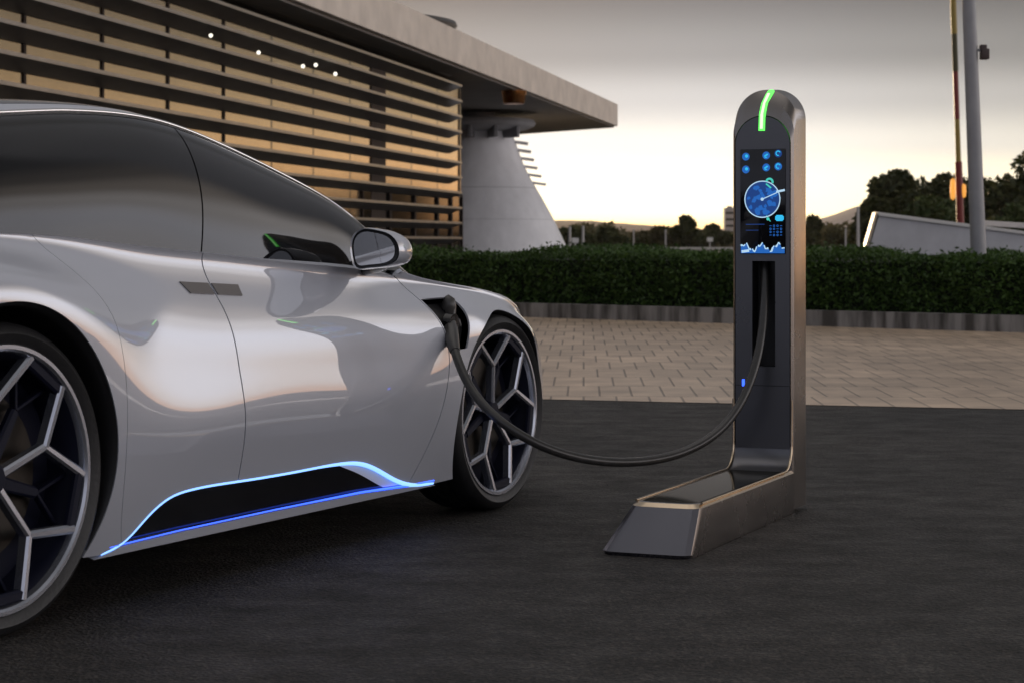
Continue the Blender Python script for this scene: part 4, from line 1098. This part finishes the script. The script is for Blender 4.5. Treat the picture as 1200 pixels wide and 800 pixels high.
# reflections of ceiling lamps, added as small glowing balls
M['spot'] = mat('spot_reflection', (.8, .8, .75), .4, emit=(1.0, .93, .78), estr=1.8)
for (lx, ly) in ((247, 42), (303, 62), (355, 78), (370, 76.5), (393, 87)):
    # stand on the outer louvre edge: plane y = -0.72
    k = (lx - 600) / 2400; q = bC + bn * .44
    s = (q.x - k * q.y) / (k * bd.y - bd.x); Yp = q.y + bd.y * s
    bm = bmesh.new(); bmesh.ops.create_uvsphere(bm, u_segments=14, v_segments=10, radius=2.2 * Yp / 2400, matrix=Matrix.Translation((s, -.44, pz(ly, Yp))))
    bmobj('spot_reflection', bm, M['spot'], bld, smooth=True)

# flared tower
tw = empty('flared_tower', (px(560, 75), 75, 0)); tag(tw, 'white flared concrete tower under the tip of the roof slab', 'tower')
prof = [(r, z) for z, r in curve([(0.0, 3.62), (.56, 3.37), (1.15, 3.10), (1.75, 2.82), (2.70, 2.30), (3.80, 1.70), (4.65, 1.38), (5.05, 1.27), (5.40, 1.30)], 40)]
lathe('shaft', prof, M['whitew'], tw, seg=80)
M['joint'] = mat('joint', (.22, .22, .23), .8)
for z in (.62, 1.80, 2.95):
    r_ = float(np.interp(z, [q[1] for q in prof], [q[0] for q in prof]))
    lathe('joint_band', [(r_ - .02, z - .025), (r_ + .004, z - .02), (r_ + .002 - .012, z + .022), (r_ - .03, z + .025)], M['joint'], tw, seg=80)
lathe('collar', [(1.30, 5.02), (1.75, 5.10), (2.05, 5.22), (2.12, 5.34), (2.05, 5.46), (1.5, 5.52), (.6, 5.54), (.6, 5.735)], mat('collar_concrete', (.36, .36, .37), .7, var=.1), tw, seg=64)
for k, a in enumerate((205, 235, 262, 290, 318)):
    ca, sa = math.cos(R(a)), math.sin(R(a))
    bm = bmesh.new(); add_box(bm, (1.62 * ca, 1.62 * sa, 4.98), (.75, .16, .42), rot=Matrix.Rotation(R(a), 4, 'Z'), bevel=.03)
    bmobj('bracket', bm, M['joint'], tw, smooth=True)
for k in range(6):
    y_ = 167 + k * 9.6; z = pz(y_, 75); r_ = float(np.interp(z, [q[1] for q in prof], [q[0] for q in prof]))
    bm = bmesh.new(); add_box(bm, (r_ + .16, .35, z), (.62, 1.1, .07), rot=Matrix.Rotation(R(8), 4, 'Y'))
    bmobj('fin', bm, M['whitew'], tw)
M['copper'] = mat('copper', (.62, .27, .09), .24, 1.0, var=.2, vscale=5)
cc = inv @ Vector((.06, 64.2, 0))
lathe('copper_glint', [(.01, 5.33), (.30, 5.33), (.33, 5.36), (.40, 5.737)], M['copper'], bld, seg=32, centre=(cc.x, cc.y, 0))  # copper cone added to stand for an orange sun glint under the roof

# ------------------------------------------------------------------ right-hand background objects
M['polegrey'] = mat('pole_paint', (.30, .30, .31), .5, .2, var=.12, vscale=3)
b0 = at(1148, 326, 25.0)
pl = empty('tall_pole', (b0.x, b0.y, 0)); tag(pl, 'tall plain grey pole rising out of the hedge with a small dark box on it', 'pole')
top = at(1133, -60, 25.0)
tube('shaft', [(.01, 0, 0), (0, 0, .5), (top.x - b0.x, 0, top.z)], [.098, .096, .078], M['polegrey'], pl, seg=24)
q = at(1153.5, 61, 25.0)
bm = bmesh.new(); add_box(bm, (q.x - b0.x, -.01, q.z - .03), (.10, .13, .13), bevel=.012); add_box(bm, (q.x - b0.x - .015, 0, q.z + .05), (.08, .09, .07), bevel=.01)
bmobj('camera_box', bm, mat('box_brown', (.06, .04, .035), .5), pl, smooth=True)
bm = bmesh.new(); add_box(bm, (q.x - b0.x - .07, 0, q.z + .02), (.09, .03, .03)); bmobj('bracket', bm, M['polegrey'], pl)

m0 = at(1125.5, 262, 62)
ms = empty('signal_mast', (m0.x, m0.y, 0)); tag(ms, 'thin red and yellow banded mast with two orange sun glints near its foot, added as glowing shapes', 'mast')
M['red'] = mat('mast_red', (.20, .018, .012), .45); M['yellow'] = mat('mast_yellow', (.32, .22, .04), .5); M['olive'] = mat('mast_olive', (.07, .06, .02), .6)
segs = [(288, 190, 'red', .115), (190, 140, 'yellow', .082), (140, 84, 'red', .084), (84, 40, 'olive', .088), (40, -30, 'yellow', .092)]
for ya, yb_, mt, r_ in segs:
    A_ = at(1125.5 - (262 - ya) * .032, ya, 62); B_ = at(1125.5 - (262 - yb_) * .032, yb_, 62)
    tube('mast_section', [tuple(A_ - Vector((m0.x, m0.y, 0))), tuple(B_ - Vector((m0.x, m0.y, 0)))], [r_, r_ * .95], M[mt], ms, seg=14)
M['amber'] = mat('amber_glint', (.5, .2, .03), .4, emit=(1.0, .42, .07), estr=.85)  # orange sun glints on the mast, added as glowing shapes
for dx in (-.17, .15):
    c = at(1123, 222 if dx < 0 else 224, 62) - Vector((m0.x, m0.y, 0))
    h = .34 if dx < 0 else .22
    lathe('lens_or_glint', [(.001, -h), (.07, -h * .8), (.085, 0), (.07, h * .8), (.001, h)], M['amber'], ms, seg=16, centre=(c.x + dx, c.y - .03, c.z))

# white slanted wall (angular concrete volume)
def wall_block(name, pts, Y0, Y1, material, label, top_mat=None):
    """pts: image outline (x, y) placed at distance Y0 and extruded back to Y1 as a solid"""
    bm = bmesh.new()
    A_ = [at(x, y, Y0) for x, y in pts]; B_ = [Vector((a.x + .9, Y1, a.z)) for a in A_]
    va = [bm.verts.new(a) for a in A_]; vb = [bm.verts.new(b_) for b_ in B_]
    n = len(pts); bm.faces.new(va); bm.faces.new(vb[::-1])
    for i in range(n): bm.faces.new((va[i], va[(i + 1) % n], vb[(i + 1) % n], vb[i]))
    o = bmobj(name, bm, material); tag(o, label, 'wall'); return o
M['white2'] = mat('white_concrete', (.52, .52, .54), .65, var=.1, vscale=2)
sw = empty('slanted_wall', at(1110, 284 + 2400 / 48, 48)); tag(sw, 'low white slanted concrete wall behind the hedge at the right', 'wall')
off = Vector(sw.location)
def blk(name, pts, Y0, depth, material):
    bm = bmesh.new(); A_ = [at(x, y, Y0) - off for x, y in pts]
    va = [bm.verts.new(a) for a in A_]; vb = [bm.verts.new(a + Vector((.35, depth, .05))) for a in A_]; n = len(pts)
    bm.faces.new(va); bm.faces.new(vb[::-1])
    for i in range(n): bm.faces.new((va[i], va[(i + 1) % n], vb[(i + 1) % n], vb[i]))
    return bmobj(name, bm, material, sw)
blk('wall_face', [(1030, 253), (1260, 283), (1260, 333), (1006, 333)], 48, 2.2, M['white2'])
blk('coping', [(1028.5, 249), (1262, 279.5), (1262, 282.8), (1029.5, 252.8)], 47.94, 2.4, mat('coping', (.68, .66, .63), .5))
blk('end_face', [(1025.5, 250), (1028.9, 249.6), (1005.5, 334), (1001, 334)], 47.96, 2.3, mat('end_face', (.60, .50, .38), .5))  # warm low light on the left end is put into its colour
blk('upper_slab', [(1150, 259), (1300, 268), (1300, 274), (1150, 264.5)], 52, 2.5, M['white2'])

# far posts, sign, barrier, tower block
M['postw'] = mat('pale_post', (.50, .48, .46), .6)
for (x, yt, Y, lab) in ((667.5, 266, 70, 'left one of two pale posts beside the foot of the flared tower'), (683, 265, 66, 'right one of two pale posts beside the foot of the flared tower'),
                        (742.5, 269, 92, 'thin pale post in front of the middle of the far tree row'), (780, 269, 96, 'thin pale post just left of the tallest far tree'),
                        (1005.5, 242, 80, 'tall pale post beside the left end of the white slanted wall'), (991, 268, 80, 'short pale post between charging post and white slanted wall')):
    bt = at(x, yt, Y)
    r_ = (2.0 if yt in (266, 265, 242) else 1.1) * Y / 2400 / 1
    t_ = tube('post', [(0, 0, 0), (0, 0, bt.z * .55), (0, 0, bt.z)], [r_, r_ * .95, r_ * .85], M['postw'], None, seg=10)
    t_.location = (bt.x, bt.y, 0); tag(t_, lab, 'post', 'pale posts beyond the hedge')
def road_sign(x, y, Y, wpx, hpx, lab):
    c = at(x, y, Y); o = empty('road_sign', (c.x, c.y, 0)); tag(o, lab, 'sign', 'small white signs beyond the hedge')
    tube('sign_post', [(0, .03, 0), (0, .03, c.z + .05)], .03, M['postw'], o, seg=8)
    bm = bmesh.new(); add_box(bm, (0, 0, c.z), (wpx * Y / 2400, .03, hpx * Y / 2400), bevel=.01); bmobj('sign_board', bm, mat('sign_white', (.75, .74, .72), .5), o)
road_sign(832, 281, 88, 7, 5, 'small white sign standing left of the charging post beyond the hedge')
road_sign(674, 282, 74, 8, 6, 'small white sign between the two pale posts by the tower')
# barrier
bar_o = empty('guard_rail', (10, 84, 0)); tag(bar_o, 'thin pale guard rail running along behind the hedge', 'barrier')
M['rail'] = mat('rail_metal', (.50, .47, .43), .45, .3)
box('beam', (0, 0, pz(292, 84)), (34, .06, .14), M['rail'], bar_o, bevel=.02)
for k in range(12):
    box('rail_post', (-16.5 + 3 * k, .06, .34), (.08, .06, .66), M['rail'], bar_o)
bq = at(855, 262, 480); tb = empty('tower_block', (bq.x, bq.y, 0)); tag(tb, 'far hazy tower block at the left edge of the charging post', 'building')
M['blockw'] = mat('block_wall', (.42, .36, .32), .8)
box('wall', (0, 0, pz(244, 480) / 2), (2.6, 3, pz(244, 480)), M['blockw'], tb)
for k in range(4):
    bm = bmesh.new(); add_box(bm, (0, -1.51, pz(244, 480) - 1.2 - 1.5 * k), (2.0, .03, .5)); bmobj('window', bm, M['winglass'], tb)
box('roof', (0, 0, pz(244, 480) + .2), (1.2, 1.6, .5), M['blockw'], tb)

# ------------------------------------------------------------------ light
SUN_AZ, SUN_EL = -9.0, 4.0
wd = bpy.data.worlds.new('World'); S.world = wd; wd.use_nodes = True
nt = wd.node_tree; bg = nt.nodes['Background']
def N_(t, **k):
    n = nt.nodes.new(t)
    for a, b_ in k.items(): setattr(n, a, b_)
    return n
sky = N_('ShaderNodeTexSky'); sky.sky_type = 'NISHITA'; sky.sun_disc = False
sky.sun_elevation = R(SUN_EL); sky.sun_rotation = R(SUN_AZ); sky.dust_density = 3.0; sky.air_density = 1.0
tc = N_('ShaderNodeTexCoord'); sp = N_('ShaderNodeSeparateXYZ'); nt.links.new(tc.outputs['Generated'], sp.inputs[0])
def ramp(stops, src):
    r_ = N_('ShaderNodeValToRGB'); e = r_.color_ramp.elements
    while len(e) < len(stops): e.new(.5)
    for k, (p, c) in enumerate(stops): e[k].position = p; e[k].color = (*c, 1)
    r_.color_ramp.interpolation = 'EASE'
    nt.links.new(src, r_.inputs['Fac']); return r_.outputs['Color']
# elevation parameter: sqrt of the height above the horizon keeps the horizon band resolved
ab = N_('ShaderNodeMath', operation='MAXIMUM'); nt.links.new(sp.outputs['Z'], ab.inputs[0]); ab.inputs[1].default_value = 0.0
sq = N_('ShaderNodeMath', operation='SQRT'); nt.links.new(ab.outputs[0], sq.inputs[0])
e_ = lambda z: math.sqrt(z)
ZEN = [(e_(.8), (.24, .235, .24)), (e_(.9), (.62, .59, .58)), (e_(1), (.74, .70, .68))]  # overhead, side and rear sky, out of view, brightened as added fill
front = ramp([(e_(0), (1.7, .84, .26)), (e_(.006), (2.1, 1.40, .60)), (e_(.016), (2.1, 1.74, 1.06)), (e_(.030), (1.6, 1.45, 1.12)), (e_(.048), (1.02, .99, .92)), (e_(.070), (.60, .60, .605)), (e_(.092), (.31, .318, .335)), (e_(.125), (.145, .153, .172)), (e_(.2), (.14, .15, .17)), (e_(.45), (.21, .215, .24))] + ZEN, sq.outputs[0])
right = ramp([(e_(0), (2.5, .98, .28)), (e_(.012), (2.4, 1.10, .38)), (e_(.03), (1.7, 1.00, .46)), (e_(.055), (.74, .57, .35)), (e_(.08), (.34, .30, .22)), (e_(.11), (.19, .18, .16)), (e_(.18), (.20, .20, .21)), (e_(.45), (.22, .22, .24))] + ZEN, sq.outputs[0])
sidec = ramp([(e_(0), (1.5, .74, .38)), (e_(.012), (1.6, 1.02, .70)), (e_(.04), (1.75, 1.53, 1.40)), (e_(.10), (1.75, 1.68, 1.74)), (e_(.20), (1.68, 1.66, 1.80)), (e_(.31), (1.36, 1.27, 1.24)), (e_(.40), (.66, .58, .52)), (e_(.48), (.28, .25, .23)), (e_(.60), (.115, .115, .12)), (e_(.82), (.10, .10, .105))] + ZEN[1:], sq.outputs[0])
back = ramp([(e_(0), (.28, .28, .32)), (e_(.05), (.32, .33, .39)), (e_(.2), (.35, .365, .44)), (e_(.5), (.30, .31, .35))] + ZEN, sq.outputs[0])
# azimuth (radians from +Y towards +X)
az = N_('ShaderNodeMath', operation='ARCTAN2'); nt.links.new(sp.outputs['X'], az.inputs[0]); nt.links.new(sp.outputs['Y'], az.inputs[1])
def mrange(a, b_):
    n = N_('ShaderNodeMapRange', interpolation_type='SMOOTHSTEP'); n.inputs['From Min'].default_value = R(a); n.inputs['From Max'].default_value = R(b_)
    nt.links.new(az.outputs[0], n.inputs['Value']); return n.outputs['Result']
def mixc(fac, A_, B_, blend='MIX'):
    n = N_('ShaderNodeMix', data_type='RGBA', blend_type=blend)
    if isinstance(fac, float): n.inputs['Factor'].default_value = fac
    else: nt.links.new(fac, n.inputs['Factor'])
    for s_n, v in (('A', A_), ('B', B_)):
        if isinstance(v, tuple): n.inputs[s_n].default_value = (*v, 1)
        else: nt.links.new(v, n.inputs[s_n])
    return n.outputs['Result']
c1 = mixc(mrange(4, 16), front, mixc(1.0, front, (.72, .71, .68), 'MULTIPLY'))
c1b = mixc(mrange(15, 21), c1, right)
c2 = mixc(mrange(43, 52), c1b, sidec)
c3 = mixc(mrange(110, 165), c2, back)
c4 = mixc(mrange(-70, -25), back, c3)
# soft cloud streaks
nz = N_('ShaderNodeTexNoise'); nz.inputs['Scale'].default_value = 2.2; nz.inputs['Detail'].default_value = 4
mp = N_('ShaderNodeMapping'); mp.inputs['Scale'].default_value = (1, 1, 7); nt.links.new(tc.outputs['Generated'], mp.inputs['Vector']); nt.links.new(mp.outputs[0], nz.inputs['Vector'])
mr = N_('ShaderNodeMapRange'); mr.inputs['To Min'].default_value = .90; mr.inputs['To Max'].default_value = 1.10; nt.links.new(nz.outputs['Fac'], mr.inputs['Value'])
c5 = mixc(1.0, c4, mr.outputs['Result'], 'MULTIPLY')
SKYK = 1.15
c6 = mixc(1.0, c5, (SKYK, SKYK, SKYK), 'MULTIPLY')
bg2 = N_('ShaderNodeBackground'); nt.links.new(c6, bg2.inputs['Color']); bg2.inputs['Strength'].default_value = 1.0
nt.links.new(sky.outputs[0], bg.inputs['Color']); bg.inputs['Strength'].default_value = .003
ads = N_('ShaderNodeAddShader'); nt.links.new(bg.outputs[0], ads.inputs[0]); nt.links.new(bg2.outputs[0], ads.inputs[1])
nt.links.new(ads.outputs[0], nt.nodes['World Output'].inputs['Surface'])

sl = bpy.data.lights.new('sun', 'SUN'); sl.energy = 3.0; sl.angle = R(1.0); sl.color = (1.0, .72, .42)
so = bpy.data.objects.new('sun', sl); COL.objects.link(so)
sd = Vector((math.sin(R(SUN_AZ)) * math.cos(R(SUN_EL)), math.cos(R(SUN_AZ)) * math.cos(R(SUN_EL)), math.sin(R(SUN_EL))))
so.rotation_euler = sd.to_track_quat('Z', 'Y').to_euler()

# ------------------------------------------------------------------ camera
cd = bpy.data.cameras.new('camera'); co = bpy.data.objects.new('camera', cd); COL.objects.link(co)
cd.sensor_width = 36; cd.lens = 72; cd.shift_y = -116 / 1200; cd.clip_end = 8000; cd.clip_start = .1
co.location = (0, 0, 1); co.rotation_euler = (R(90), 0, 0)
cd.dof.use_dof = True; cd.dof.focus_distance = 7.2; cd.dof.aperture_fstop = 8.0
S.camera = co
S.view_settings.view_transform = 'Standard'; S.view_settings.look = 'None'; S.view_settings.exposure = 0; S.view_settings.gamma = 1

# ------------------------------------------------------------------ evening haze
hm = bpy.data.materials.new('haze'); hm.use_nodes = True; hn = hm.node_tree
hn.nodes.remove(hn.nodes['Principled BSDF'])
pvn = hn.nodes.new('ShaderNodeVolumePrincipled'); pvn.inputs['Color'].default_value = (.92, .90, .88, 1); pvn.inputs['Density'].default_value = .00008
pvn.inputs['Anisotropy'].default_value = .3
hn.links.new(pvn.outputs[0], hn.nodes['Material Output'].inputs['Volume'])
tag(box('haze', (0, 1400, 44), (5200, 3200, 90), hm), kind='stuff')
